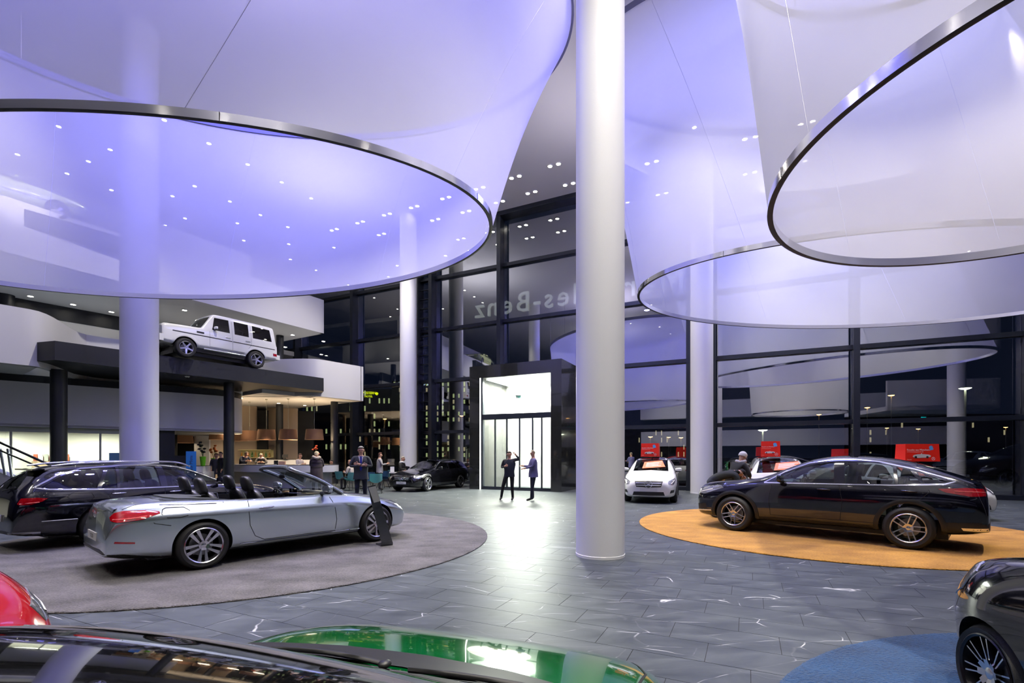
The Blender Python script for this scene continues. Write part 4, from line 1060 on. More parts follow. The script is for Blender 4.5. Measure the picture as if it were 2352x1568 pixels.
# level 2 slab and fascia
f0 = Vector((-14.0, 21.1, 0)); f1 = Vector((-10.5, 27.0, 0)); fd = (f1-f0).normalized(); fn = Vector((fd.y, -fd.x, 0))
F2M = Matrix(((fn.x, fd.x, 0, f0.x), (fn.y, fd.y, 0, f0.y), (0, 0, 1, 0), (0, 0, 0, 1)))
b = bmesh.new(); box(b, -.2, 0, -10.5, 6.86, 8.41, 10.27, M=F2M); box(b, -6.5, 0, 6.7, 6.86, 8.41, 10.27, M=F2M); box(b, -14, -.2, -16, 6.7, 8.41, 8.7, M=F2M)
box(b, -16, -7, -16, 12, 8.41, 8.7, M=F2M)
struct('upper_gallery', b, M_wallw, None, 'white box-shaped parapet and soffit of the second floor')
b = bmesh.new(); box(b, -3.2, -3.0, -12, 4.5, 10.2, 12.2, M=F2M); box(b, -12, -3, -12, 4.5, 12.2, 12.5, M=F2M)
struct('wall_upper', b, M_wallw)
# upper platform with the classic saloon
b = bmesh.new(); cc = iL @ Vector((-17.7, 16.8, 0))
prism(b, [(cc.x+.95, cc.y-7), (cc.x+.95, cc.y+3.4), (cc.x-3.5, cc.y+3.4), (cc.x-3.5, cc.y-7)], 9.45, 10.05, LM)
struct('upper_display_platform', b, M_dark, None, 'dark upper platform carrying the pale green classic saloon')
# bulkhead above the offices
bl = [(-18.8-.75*8, 17.8-.66*8), (-18.8, 17.8), (-16.5, 19.85), (-14.2, 21.9), (-13.55, 22.6), (-13.3, 23.3), (-13.5, 24.2), (-14.2, 25.2)]
bl = [tuple(p[:2]) for p in smoothpoly([(x, y) for x, y in bl], n=6)]
b = sweep_wall(bl, 2.70, 4.38, .25, Matrix.Identity(4)); struct('bulkhead', b, M_wallw, 30, 'white curved bulkhead band under the gallery')
b = sweep_wall([(x-.1, y+.12) for x, y in bl], 4.36, 4.67, .2, Matrix.Identity(4)); struct('shadow_gap', b, M_dark, 30)
b = bmesh.new(); prism(b, [(x, y) for x, y in bl]+[(-22, 30), (-32, 22)], 2.72, 2.8); struct('ceiling_low', b, M_wallw)
# black columns
for (px, d, r, z1, lab) in ((135, 17.5, .24, 4.70, 'round black column in front of the lit office windows'), (526, 21.7, .21, 4.87, 'round black column under the dark display platform beside the bar'), (642, 29, .2, 4.7, 'round black column behind the middle of the bar counter'),
                            (768, 27.5, .2, 4.7, 'round black column under the end of the gallery beside the coffee lounge'), (395, 26, .24, 2.75, 'round black column under the white bulkhead')):
    p = at(px, 1045, d); column(p.x, p.y, r, 0, z1, M_dark, lab, n=24)
for (px, d, r, z0, z1, lab) in ((395, 25, .24, 5.4, 8.41, 'round black column on the gallery behind the white off-road car'), (643, 27.5, .2, 5.4, 8.41, 'round black column on the gallery right of the white off-road car'), (12, 20.5, .3, 5.4, 8.41, 'round black column at the upper left behind the parapet')):
    p = at(px, 1045, d); column(p.x, p.y, r, z0, z1, M_dark, lab, n=24)

# office behind glass ----------------------------------------------------
u = Vector((.745, .667, 0)); v = Vector((u.y, -u.x, 0)); o0 = Vector((-18.8, 18.1, 0))
OM = Matrix(((u.x, -v.x, 0, o0.x), (u.y, -v.y, 0, o0.y), (0, 0, 1, 0), (0, 0, 0, 1)))   # (along, back, z)
M_office = mat('office_wall', (.80, .79, .72), .6)
b = bmesh.new(); box(b, -9, 4.2, 4.0, 4.2, 0, 2.72, M=OM); box(b, 4.1, 4.2, .1, 4.0, 0, 2.72, M=OM); box(b, -9, -8.9, 0, 4, 0, 2.72, M=OM); struct('wall_office', b, M_office)
b = bmesh.new(); box(b, 4.2, 5.1, -.05, .25, 0, 2.72, M=OM); struct('wall_dark', b, M_dark)
wo = bpy.data.objects.new('window_2', None); COL.objects.link(wo); wo['kind'] = 'structure'; wo['label'] = 'row of office windows in grey frames under the white bulkhead'
M_gfr = mat('grey_green_frame', (.38, .40, .35), .5)
xs = [-6.2, -3.5, -1.9, .0, 1.15, 2.55, 4.1]
for e0, e1 in zip(xs[:-1], xs[1:]):
    b = bmesh.new(); box(b, e0, e0+.07, -.05, .05, 0, 2.6, M=OM); bm_obj('window_frame', b, M_gfr, wo)
    b = bmesh.new(); box(b, e0+.07, e1, -.01, .01, .1, 2.55, M=OM); bm_obj('pane', b, M_clear, wo)
b = bmesh.new(); box(b, -9, 4.2, -.06, .06, 2.5, 2.72, M=OM); box(b, 4.03, 4.2, -.05, .05, 0, 2.6, M=OM); bm_obj('window_head', b, M_gfr, wo)
lamp('office_light', 'AREA', OM @ Vector((-1.0, 2.0, 2.6)), 420, (1, .97, .8), 2.4, rot=(0, 0, 0)); lamp('office_light', 'AREA', OM @ Vector((2.6, 2.0, 2.6)), 300, (1, .97, .8), 1.8, rot=(0, 0, 0))

# bar back walls
M_warm = mat('beige_wall', (.62, .50, .38), .6); 
def bwall(px0, px1, d0, d1, z0, z1, m, nm='wall_bar'):
    a = at(px0, 1045, d0); c = at(px1, 1045, d1); t = (c-a).normalized(); s = Vector((-t.y, t.x, 0))*.15
    b = bmesh.new(); prism(b, [(a.x, a.y), (c.x, c.y), (c.x+s.x, c.y+s.y), (a.x+s.x, a.y+s.y)], z0, z1); return struct(nm, b, m)
bwall(512, 590, 29.5, 30.2, 0, 4.66, M_warm); bwall(590, 614, 30.0, 30.0, 0, 4.4, M_dark); bwall(614, 640, 31, 31, 0, 4.66, M_warm); bwall(650, 684, 31.3, 31.5, 0, 4.66, M_warm)
bwall(360, 446, 28.5, 29, 0, 2.72, M_dark); bwall(446, 480, 27.5, 27.5, 0, 2.72, M_wallw); bwall(480, 512, 28, 28.5, 0, 2.72, M_warm)
bwall(684, 720, 31.5, 31.6, 0, 4.5, M_dark)

# ramp with glass balustrade at the far left
b = bmesh.new(); r0, r1 = at(-260, 1045, 12.3), at(92, 1045, 12.0)
t_ = (r1-r0); 
vs = [b.verts.new((r0.x, r0.y, 0)), b.verts.new((r1.x, r1.y, 0)), b.verts.new((r1.x, r1.y, .78)), b.verts.new((at(0, 1045, 12).x, 12.0, 1.19)), b.verts.new((r0.x, r0.y, 2.4))]
f = b.faces.new(vs); g = bmesh.ops.extrude_face_region(b, geom=[f])
for x in g['geom']:
    if isinstance(x, bmesh.types.BMVert): x.co.y += .2
bmesh.ops.recalc_face_normals(b, faces=b.faces); struct('stair_parapet', b, M_wallw, None, 'white sloping stair parapet at the left edge')
t = thing('stair_railing', 'glass stair balustrade with two black sloping handrails', 'railing', (0, 0, 0))
for (y0, y1, rr_, x1_) in ((1016, 1078, .03, 138), (1034, 1080, .022, 108)):
    b = bmesh.new(); p = [at(-150, y0-(y1-y0)*150/x1_, 11.9), at(0, y0, 11.9), at(x1_, y1, 11.9)]; tube(b, p, rr_, 8); bm_obj('handrail', b, M_blkgloss, t, 60)
b = bmesh.new(); A = at(-100, 1040, 11.95); B = at(60, 1062, 11.95); C = at(92, 1122, 11.95); D_ = at(-100, 1040, 11.95)
vs = [b.verts.new(p) for p in (at(-120, 985, 11.95), at(85, 1056, 11.95), at(82, 1116, 11.95), at(-120, 1045, 11.95))]; f = b.faces.new(vs)
g = bmesh.ops.extrude_face_region(b, geom=[f])
for x in g['geom']:
    if isinstance(x, bmesh.types.BMVert): x.co.y += .015
bm_obj('glass_panel', b, M_clear, t)
for px in (12, 30):
    b = bmesh.new(); tube(b, [at(px, 1112 if px > 20 else 1090, 12), at(px-12, 1030, 12)], .03, 8); bm_obj('post', b, M_alloy, t, 60)

# mirrored block to the right (seen only in the glass)
b = bmesh.new(); pa, pb = Vector((15.6, -2.0, 0)), Vector((10.7, 2.3, 0)); tt = (pb-pa).normalized(); ss = Vector((tt.y, -tt.x, 0))
KM = Matrix(((tt.x, -ss.x, 0, pa.x), (tt.y, -ss.y, 0, pa.y), (0, 0, 1, 0), (0, 0, 0, 1)))
for z0, z1 in ((4.66, 6.7), (8.6, 11.0), (12.6, 14.6)):
    box(b, 0, 6.6, 0, .2, z0, z1, M=KM); box(b, 0, .2, 0, 6, z0, z1, M=KM); box(b, 0, 6.6, 0, 6, z0, z0+.3, M=KM)
bmesh.ops.recalc_face_normals(b, faces=b.faces)
struct('side_gallery', b, M_wallw, None, 'white gallery block that shows mirrored in the glass wall')

# ------------------------------------------------------------------ fabric funnels
def membrane_mat(name, col, tr):
    m = bpy.data.materials.new(name); m.use_nodes = True; nt = m.node_tree; nt.nodes.clear()
    out = nt.nodes.new('ShaderNodeOutputMaterial')
    df = nt.nodes.new('ShaderNodeBsdfDiffuse'); df.inputs[0].default_value = (*col, 1)
    tl = nt.nodes.new('ShaderNodeBsdfTranslucent'); tl.inputs[0].default_value = (*col, 1)
    m1 = nt.nodes.new('ShaderNodeMixShader'); m1.inputs[0].default_value = .45; nt.links.new(df.outputs[0], m1.inputs[1]); nt.links.new(tl.outputs[0], m1.inputs[2])
    tp = nt.nodes.new('ShaderNodeBsdfTransparent'); m2 = nt.nodes.new('ShaderNodeMixShader')
    tc = nt.nodes.new('ShaderNodeTexCoord'); n = nt.nodes.new('ShaderNodeTexNoise'); n.inputs['Scale'].default_value = 1.5
    mp = nt.nodes.new('ShaderNodeMapRange'); mp.inputs[3].default_value = tr-.02; mp.inputs[4].default_value = tr+.02
    nt.links.new(tc.outputs['Object'], n.inputs['Vector']); nt.links.new(n.outputs['Fac'], mp.inputs[0]); nt.links.new(mp.outputs[0], m2.inputs[0])
    nt.links.new(m1.outputs[0], m2.inputs[1]); nt.links.new(tp.outputs[0], m2.inputs[2]); nt.links.new(m2.outputs[0], out.inputs[0])
    MATS[name] = m; return m
M_mesh = membrane_mat('perforated_fabric', (.86, .86, .90), .27)
M_ring = mat('polished_ring', (.70, .70, .76), .13, 1)
M_seam = mat('fabric_seam', (.55, .55, .66), .7)
M_upring = mat('upper_ring_grey', (.22, .22, .34), .6)
def funnel(label, c0, ax0, rot0, z0, c1, ax1, rot1, z1, n=144, sag=.02):
    t = thing('fabric_funnel', label, 'ceiling canopy', (c0[0], c0[1], z0), 0, 'fabric funnels hanging from the ceiling')
    O = Vector((c0[0], c0[1], z0)); cr, sr = math.cos(rot0), math.sin(rot0)
    def low(a, k=0):
        x, y = (ax0[0]+k)*math.cos(a), (ax0[1]+k)*math.sin(a); return Vector((x*cr-y*sr, x*sr+y*cr, 0))
    def top(a):
        x, y = ax1[0]*math.cos(a), ax1[1]*math.sin(a); return Vector((c1[0]+x*math.cos(rot1)-y*math.sin(rot1), c1[1]+x*math.sin(rot1)+y*math.cos(rot1), z1))-O
    def P(a, s):
        p = low(a)*(1-s)+top(a)*s; cx = Vector((c1[0]-c0[0], c1[1]-c0[1], 0))*s
        k = 1-sag*math.sin(PI*s); q = p-cx; return Vector((cx.x+q.x*k, cx.y+q.y*k, p.z))
    b = bmesh.new(); m = 16; rows = [[b.verts.new(P(2*PI*i/n, j/m)+Vector((0, 0, .02 if j == 0 else 0))) for i in range(n)] for j in range(m+1)]
    for j in range(m):
        for i in range(n): b.faces.new((rows[j][i], rows[j][(i+1) % n], rows[j+1][(i+1) % n], rows[j+1][i]))
    bm_obj('fabric', b, M_mesh, t, 60)
    # bottom ring: outer band, bottom slot, inner band
    b = bmesh.new(); prof = [(.015, .115, 0), (.02, 0, 0), (.004, -.005, 1), (-.03, -.005, 1), (-.045, 0, 0), (-.04, .115, 0), (-.012, .12, 0)]
    rr = []
    for i in range(n):
        a = 2*PI*i/n; rr.append([b.verts.new(low(a, k)+Vector((0, 0, z))) for k, z, _ in prof])
    for i in range(n):
        A, B = rr[i], rr[(i+1) % n]
        for k in range(len(prof)):
            kk = (k+1) % len(prof); f = b.faces.new((A[k], A[kk], B[kk], B[k])); f.material_index = 1 if prof[k][2] or prof[kk][2] and k == 1 else 0
    bmesh.ops.recalc_face_normals(b, faces=b.faces)
    bm_obj('rim_ring', b, [M_ring, M_blkplas], t, 30)
    b = bmesh.new(); rr = []
    for i in range(n):
        a = 2*PI*i/n; p = top(a); d = Vector((math.cos(a+rot0), math.sin(a+rot0), 0)); rr.append([b.verts.new(p+d*k+Vector((0, 0, z))) for k, z in ((.03, -.06), (.03, .12), (-.06, .12), (-.06, -.06))])
    for i in range(n):
        for k in range(4): b.faces.new((rr[i][k], rr[i][(k+1) % 4], rr[(i+1) % n][(k+1) % 4], rr[(i+1) % n][k]))
    bmesh.ops.recalc_face_normals(b, faces=b.faces); bm_obj('upper_ring', b, M_upring, t, 30)
    for k in range(9):
        a = 2*PI*k/9+.35
        b = bmesh.new(); tube(b, [P(a, j/12) for j in range(13)], .004, 5); bm_obj('seam', b, M_seam, t, 60)
    for k in range(8):
        a = 2*PI*k/8+.2; p = top(a)
        if z1 < 14: b = bmesh.new(); tube(b, [p, Vector((p.x, p.y, 14.80-z0))], .012, 5); bm_obj('cable', b, M_ring, t, 60)
    for k in range(8):
        a = 2*PI*k/8+.6; p = low(a, .0225); q = low(a+.002, .0225)
        b = bmesh.new(); tube(b, [p+Vector((0, 0, .004)), p+Vector((0, 0, .112))], .0035, 4); bm_obj('ring_joint', b, M_gap, t)
    return t
funnel('wide lilac mesh funnel with an oval steel rim above the silver convertible', (-7.11, 9.46), (6.78, 3.51), math.radians(-7.4), 5.82, (-6, 10.5), (7.4, 4.55), math.radians(7), 11.5)
funnel('white mesh funnel with an oval steel rim in front of the glass wall', (10.43, 13.33), (6.93, 3.88), math.radians(2), 6.12, (8.8, 16.0), (6.4, 3.6), 0, 14.6)
funnel('pale mesh funnel with a round steel rim cut off by the upper right corner', (5.91, 4.67), (3.03, 3.03), 0, 4.62, (7.83, 8.1), (4.0, 4.0), 0, 12.5)

# ------------------------------------------------------------------ ceiling spots
sm = bmesh.new(); lathe(sm, [(.13, 0), (.13, -.03), (.10, -.035), (.095, 0)], 20); hme = bpy.data.meshes.new('housing'); sm.to_mesh(hme); sm.free(); hme.materials.append(M_white)
sm = bmesh.new(); lathe(sm, [(.001, -.012), (.10, -.012)], 20); lme = bpy.data.meshes.new('lens'); sm.to_mesh(lme); sm.free(); lme.materials.append(M_lit)
lme2 = lme.copy(); lme2.materials[0] = M_lit2
def spots(name, label, group, pts, z, scale=1, lens=None):
    first = None
    for x, y in pts:
        if first is None:
            t = thing(name, label, 'ceiling light', (x, y, z), 0, group); a = new_obj('housing', hme, t); c = new_obj('lens', lens or lme, t); first = t
            t.scale = (scale,)*3
        else: dup(first, (x, y, z))
pair = [(.16, 22.95), (1.92, 22.0), (.98, 24.3), (2.78, 23.55), (-.66, 25.2), (-8.6, 27.4), (-6.85, 26.5), (-5.2, 25.7), (-3.4, 24.8), (-7.8, 28.9), (-4.3, 27.1), (-2.5, 26.2), (-1.6, 23.9), (4.5, 22.6), (6.3, 21.8), (8.1, 20.9), (9.9, 20.1), (11.7, 19.2), (-10.4, 28.3)]
spots('ceiling_spotlight', 'small bright round spotlight of a pair recessed in the high ceiling near the glass wall', 'paired ceiling spots along the glass wall', [(x+s*.17*.8986*1.2, y-s*.17*.4387*1.2) for x, y in pair for s in (-1, 1)], 14.83)
sp_px = [(135, 290), (253, 343), (480, 329), (569, 377), (647, 418), (715, 455), (154, 398), (203, 370), (40, 354), (447, 427), (256, 436), (111, 423), (360, 388), (396, 450), (528, 462), (598, 493), (661, 521), (379, 517), (425, 501), (545, 512), (663, 560), (560, 552), (377, 275), (667, 595), (767, 568), (1595, 292), (1575, 297)]
pts = []
for x, y in sp_px:
    d = 13.2*FPX/(HOR-y); pts.append(((x-1176)*d/FPX, d))
for i in range(7):
    for j in range(6): 
        x, y = -10+i*3.9+(j % 2), -10+j*3.4
        pts.append((x, y))
spots('ceiling_spotlight', 'small bright round spotlight recessed in the high ceiling above the funnels', 'single ceiling spots over the hall', pts, 14.83, .8)
spots('ceiling_spotlight', 'round spotlight in the blue-grey soffit above the first floor gallery', 'spots in the soffit over the gallery', [tuple(at(x, y, 6.79*FPX/(HOR-y)).to_2d()) for x, y in ((70, 679), (168, 698), (256, 715), (424, 711), (672, 768), (655, 796), (743, 783), (738, 813), (450, 745))], 8.41, .95)
spots('ceiling_spotlight', 'round spotlight in the warm soffit above the bar', 'spots in the soffit over the bar', [tuple(at(x, y, 3.04*FPX/(HOR-y)).to_2d()) for x, y in ((506, 917), (554, 913), (640, 925), (700, 930))], 4.66, .8)
lamp('classic_fill', 'SPOT', (-14.5, 12.5, 14.4), 3000, WARM, .12, target=(-17.6, 16.8, 10.6), spot=.5)  # added spots so the saloon shows up behind the mesh
lamp('classic_fill', 'SPOT', (-12.0, 17.5, 14.4), 2500, WARM, .12, target=(-17.6, 16.8, 10.6), spot=.5)
for x, y in ((-17.8, 19.5), (-15, 23), (-12.5, 26)): lamp('soffit_lamp', 'SPOT', (x, y, 8.3), 350, (.8, .95, 1) if x < -17 else WARM, .15, target=(x, y, 0), spot=2.2, blend=.8)
for px, d in ((548, 26), (612, 26), (680, 26.5), (740, 27)):
    p = at(px, 1045, d); lamp('bar_lamp', 'AREA', (p.x, p.y, 2.4), 60, (1, .72, .42), .6, rot=(PI, 0, 0)); lamp('bar_lamp', 'AREA', (p.x, p.y, 2.35), 45, (1, .8, .55), .6, rot=(0, 0, 0))
t = thing('ceiling_sensor', 'small round sensor on the underside of the dark display platform', 'detector', at(430, 874, 19.8), 0); t.location.z = 4.85
b = bmesh.new(); lathe(b, [(.09, 0), (.09, -.02), (.05, -.05), (.001, -.055)], 16); bm_obj('sensor_housing', b, M_white, t, 50); b = bmesh.new(); lathe(b, [(.03, -.05), (.03, -.075), (.001, -.08)], 12); bm_obj('sensor_lens', b, M_blkplas, t)

# ------------------------------------------------------------------ carpets
def carpet(label, c, r, cols, th=.022, tuft=1.0):
    nm = 'carpet_pile_'+label.split()[0]
    m = bpy.data.materials.new(nm); m.use_nodes = True; nt = m.node_tree; b_ = nt.nodes['Principled BSDF']; MATS[nm] = m
    b_.inputs['Roughness'].default_value = .95; b_.inputs['Specular IOR Level'].default_value = .1
    try: b_.inputs['Sheen Weight'].default_value = .25
    except Exception: pass
    tc = nt.nodes.new('ShaderNodeTexCoord'); n = nt.nodes.new('ShaderNodeTexNoise'); n.inputs['Scale'].default_value = 55*tuft; n.inputs['Detail'].default_value = 3; n.inputs['Roughness'].default_value = .7
    mp = nt.nodes.new('ShaderNodeMapping'); mp.inputs['Scale'].default_value = (.7, 1.2, 1); nt.links.new(tc.outputs['Object'], mp.inputs[0]); nt.links.new(mp.outputs[0], n.inputs['Vector'])
    n2 = nt.nodes.new('ShaderNodeTexNoise'); n2.inputs['Scale'].default_value = 2.5; n2.inputs['Detail'].default_value = 5; nt.links.new(mp.outputs[0], n2.inputs['Vector'])
    ad = nt.nodes.new('ShaderNodeMath'); ad.operation = 'MULTIPLY_ADD'; ad.inputs[1].default_value = .45; nt.links.new(n2.outputs['Fac'], ad.inputs[0]); 
    m3 = nt.nodes.new('ShaderNodeMath'); m3.operation = 'MULTIPLY'; m3.inputs[1].default_value = .62; nt.links.new(n.outputs['Fac'], m3.inputs[0]); nt.links.new(m3.outputs[0], ad.inputs[2])
    cr = nt.nodes.new('ShaderNodeValToRGB'); cr.color_ramp.elements[0].position = .36; cr.color_ramp.elements[0].color = (*cols[0], 1); cr.color_ramp.elements[1].position = .68; cr.color_ramp.elements[1].color = (*cols[1], 1)
    nt.links.new(ad.outputs[0], cr.inputs[0]); nt.links.new(cr.outputs[0], b_.inputs['Base Color'])
    bp = nt.nodes.new('ShaderNodeBump'); bp.inputs['Strength'].default_value = 1; bp.inputs['Distance'].default_value = .03; nt.links.new(n.outputs['Fac'], bp.inputs['Height']); nt.links.new(bp.outputs[0], b_.inputs['Normal'])
    rnd = random.Random(3); b = bmesh.new(); n_ = 900
    rings = []
    for k, (rad, z) in enumerate(((r, .001), (r+.004, th*.55), (r-.006, th*.9), (r-.03, th), (r-.5, th))):
        j = .006*tuft if k in (1, 2, 3) else 0
        rings.append([b.verts.new(((rad+rnd.uniform(-j, j))*math.cos(2*PI*i/n_), (rad+rnd.uniform(-j, j))*math.sin(2*PI*i/n_), z+rnd.uniform(-j, j)*.5)) for i in range(n_)])
    for A, B in zip(rings[:-1], rings[1:]):
        for i in range(n_): b.faces.new((A[i], A[(i+1) % n_], B[(i+1) % n_], B[i]))
    ce = b.verts.new((0, 0, th))
    for i in range(n_): b.faces.new((rings[-1][i], rings[-1][(i+1) % n_], ce))
    o = bm_obj('carpet', b, m, None, 60); o.location = (c[0], c[1], 0.0); tag(o, label, 'carpet'); return o
carpet('grey round deep-pile carpet under the silver convertible and the dark estate', CARPETS[0][0], CARPETS[0][1], ((.022, .021, .022), (.19, .178, .182)))
carpet('golden yellow round carpet under the black crossover coupe', CARPETS[1][0], CARPETS[1][1], ((.34, .14, .018), (.74, .37, .065)), tuft=.8)
carpet('blue round carpet in the lower right corner under the small black car', CARPETS[2][0], CARPETS[2][1], ((.003, .020, .07), (.014, .075, .21)), tuft=.8)

# ------------------------------------------------------------------ cars
CZ = .022
def mid(rear, wb, h): h = Vector(h).normalized(); return (rear[0]+h.x*wb/2, rear[1]+h.y*wb/2)
def place(name, lab, sp, mx, my, z, h, paint, **k):
    return build_car(name, lab, sp, (mx, my, z), Vector(h).normalized(), paint, **k)
def inst(o, x, y): o.location.x += x; return o

# silver convertible
r, sf, sp = place('convertible', 'silver two-door convertible with open roof on the grey carpet', SP_cabrio, -4.09, 8.44, CZ, (.64, .768), P_silver)
x0 = sp['x0']; Lx = lambda s: x0-s
pts_ws = []
def arc_pts(z_base, s_base, s_top, ztop, wy0, wy1):
    return [Vector((Lx(s_base), -wy0, z_base)), Vector((Lx(s_base+(s_top-s_base)*.5), -(wy0*.45+wy1*.55), z_base+(ztop-z_base)*.56)), Vector((Lx(s_top), -wy1, ztop-.035)), Vector((Lx(s_top)+.06, -wy1*.5, ztop)), Vector((Lx(s_top)+.08, 0, ztop+.01)), Vector((Lx(s_top)+.06, wy1*.5, ztop)), Vector((Lx(s_top), wy1, ztop-.035)), Vector((Lx(s_base+(s_top-s_base)*.5), (wy0*.45+wy1*.55), z_base+(ztop-z_base)*.56)), Vector((Lx(s_base), wy0, z_base))]
fp = smoothpoly(arc_pts(.93, 1.42, 2.22, 1.385, .76, .60), n=5)
b = bmesh.new(); tube(b, fp, [.024+.010*(1 if 10 < i < len(fp)-11 else 0) for i in range(len(fp))], 10); bm_obj('windscreen_frame', b, P_silver, r, 60)
b = bmesh.new(); tube(b, [p+Vector((-.038, 0, -.022)) for p in fp], .017, 8); bm_obj('frame_lining', b, M_blkplas, r, 60)
b = bmesh.new(); n = 9; lo = [Vector((Lx(1.36)+.10*(1-(y/.74)**2), y, .955)) for y in [(-.74+1.48*i/8) for i in range(9)]]
hi = [Vector((Lx(2.22)+.08*(1-(y/.6)**2), y, 1.365)) for y in [(-.58+1.16*i/8) for i in range(9)]]
g0 = [[b.verts.new(lo[i].lerp(hi[i], j/4)+Vector((.02*math.sin(PI*j/4), 0, .02*math.sin(PI*j/4)))) for i in range(9)] for j in range(5)]
for j in range(4):
    for i in range(8): b.faces.new((g0[j][i], g0[j][i+1], g0[j+1][i+1], g0[j+1][i]))
bm_obj('windscreen', b, M_carglass, r, 60)
b = bmesh.new(); tube(b, [(Lx(2.05), 0, 1.31), (Lx(2.12), 0, 1.24)], .012, 6); ell(b, (Lx(2.14), 0, 1.22), (.03, .11, .04)); bm_obj('rear_view_mirror', b, M_blkplas, r, 60)
b = patch(sf, sp, 'T', [(Lx(3.36), -.66), (Lx(3.36), .66), (Lx(3.60), .64), (Lx(3.86), .50), (Lx(3.95), .25), (Lx(3.95), -.25), (Lx(3.86), -.50), (Lx(3.60), -.64)], .012, .12, .01)
bm_obj('soft_top_cover', b, mat('tonneau_fabric', (.045, .05, .05), .8, bump=.2, bscale=200), r, 60)
b = merge([strip(sf, sp, 'T', [(Lx(3.40), -.74), (Lx(3.7), -.70), (Lx(4.0), -.60), (Lx(4.08), -.3), (Lx(4.08), .3), (Lx(4.0), .60), (Lx(3.7), .70), (Lx(3.40), .74)], .02, .006), strip(sf, sp, 'T', [(Lx(4.08), -.62), (Lx(4.5), -.66)], .008, .003)]); bm_obj('deck_seam', b, M_gap, r)
b = strip(sf, sp, 'T', [(Lx(4.56), -.60), (Lx(4.60), -.3), (Lx(4.61), 0), (Lx(4.60), .3), (Lx(4.56), .60)], .05, .004, False, .016); bm_obj('boot_lip', b, P_silver, r, 60)
for sy in (-.34, .34):
    b = bmesh.new(); tube(b, [(Lx(3.30), sy-.11, .93), (Lx(3.32), sy-.10, 1.03), (Lx(3.32), sy+.10, 1.03), (Lx(3.30), sy+.11, .93)], .01, 6); bm_obj('roll_bar', b, M_chrome, r, 60)
b = bmesh.new(); box(b, Lx(1.95), Lx(1.9), -.07, .12, .86, 1.0); bm_obj('display_screen', b, M_blkgloss, r)
plate(r, Lx(4.685), 0, .52, -1, 'C 220', .52)
b = bmesh.new(); star(b, (0, 0, 0), .045, Matrix.Translation((Lx(4.66), 0, .80)) @ Matrix.Rotation(PI/2, 4, 'Z')); bm_obj('star_emblem', b, M_chrome, r)

# dark estate behind it
r, sf, sp = place('estate_car', 'dark blue-black estate car with chrome window frame behind the silver convertible', SP_estate, -7.38, 10.42, CZ, (.50, .866), P_blueblack)
x0 = sp['x0']; 
for sy in (-1, 1):
    b = bmesh.new(); tube(b, smoothpoly([(x0-2.2, sy*.60, 1.36), (x0-2.5, sy*.615, 1.455), (x0-3.2, sy*.60, 1.475), (x0-4.0, sy*.585, 1.455), (x0-4.4, sy*.57, 1.41)], n=5), .016, 8); bm_obj('roof_rail', b, M_chrome, r, 60)
b = bmesh.new(); box(b, x0-4.60, x0-4.44, -.42, .42, 1.335, 1.36); bm_obj('roof_spoiler', b, P_blueblack, r)
b = bmesh.new(); tube(b, [(x0-4.86, 0, .99), (x0-4.78, -.3, 1.06)], .012, 6); bm_obj('rear_wiper', b, M_blkplas, r)
plate(r, x0-4.94, 0, .55, -1, '', .52)

# black crossover coupe on the golden carpet
r, sf, sp = place('crossover_coupe', 'black high-riding coupe with chrome window line on the golden carpet', SP_coupe, 6.36, 9.88, CZ, (-.71, .704), P_blueblack)
x0 = sp['x0']
plate(r, x0+.0, 0, .52, 1, '', .5)
b = bmesh.new(); star(b, 0, .09, Matrix.Translation((x0+.005, 0, .74)) @ Matrix.Rotation(-PI/2, 4, 'Z')); bm_obj('star_emblem', b, M_chrome, r)

# white off-roader on the platform
r, sf, sp = place('offroad_car', 'boxy white off-road car on the dark platform of the first floor', SP_g, -12.9, 20.85, 5.50, (-.53, -.848), P_white)
x0 = sp['x0']; Lx = lambda s: x0-s
b = bmesh.new(); box(b, Lx(.04), Lx(-.10), -.86, .86, .52, .78); bevel_all(b, .03); bm_obj('front_bumper', b, P_white, r, 50)
b = bmesh.new(); box(b, Lx(4.80), Lx(4.60), -.84, .84, .55, .76); bevel_all(b, .03); bm_obj('rear_bumper', b, P_white, r, 50)
b = bmesh.new(); lathe(b, [(.001, .11), (.30, .11), (.36, .08), (.37, 0), (.36, -.05), (.001, -.05)], 32, Matrix.Translation((Lx(4.72), .1, 1.12)) @ Matrix.Rotation(-PI/2, 4, 'Y')); bm_obj('spare_wheel_cover', b, M_chrome, r, 40)
for sy in (-1, 1):
    b = bmesh.new(); tube(b, [(Lx(1.45), sy*.90, .46), (Lx(3.15), sy*.90, .46)], .035, 10); bm_obj('running_board', b, M_chrome, r, 60)
    b = bmesh.new(); box(b, Lx(.32), Lx(.20), sy*.68-.05, sy*.68+.05, 1.14, 1.20); bevel_all(b, .015); bm_obj('indicator_lamp', b, M_white, r, 50)
b = bmesh.new(); star(b, 0, .10, Matrix.Translation((x0+.01, 0, .98)) @ Matrix.Rotation(-PI/2, 4, 'Z')); bm_obj('star_emblem', b, M_chrome, r)
b = bmesh.new(); box(b, Lx(4.0), Lx(.6), -.7, .7, .32, .52); bm_obj('chassis_frame', b, M_blkplas, r)
# classic saloon above
r, sf, sp = place('classic_saloon', 'pale green classic saloon on the upper platform behind the lilac mesh', SP_classic, -17.75, 16.7, 10.05, (.6, .8), P_sage, hollow=True)
# black estate near the portal
r, sf, sp = place('estate_car', 'black estate car with number plate and star grille beside the entrance box', SP_cclass, -3.95, 23.3, 0, (-.42, -.908), P_black)
x0 = sp['x0']
plate(r, x0+.02, 0, .40, 1, 'C-Klasse', .52)
b = bmesh.new(); star(b, 0, .12, Matrix.Translation((x0+.012, 0, .59)) @ Matrix.Rotation(-PI/2, 4, 'Z')); bm_obj('star_emblem', b, M_chrome, r)
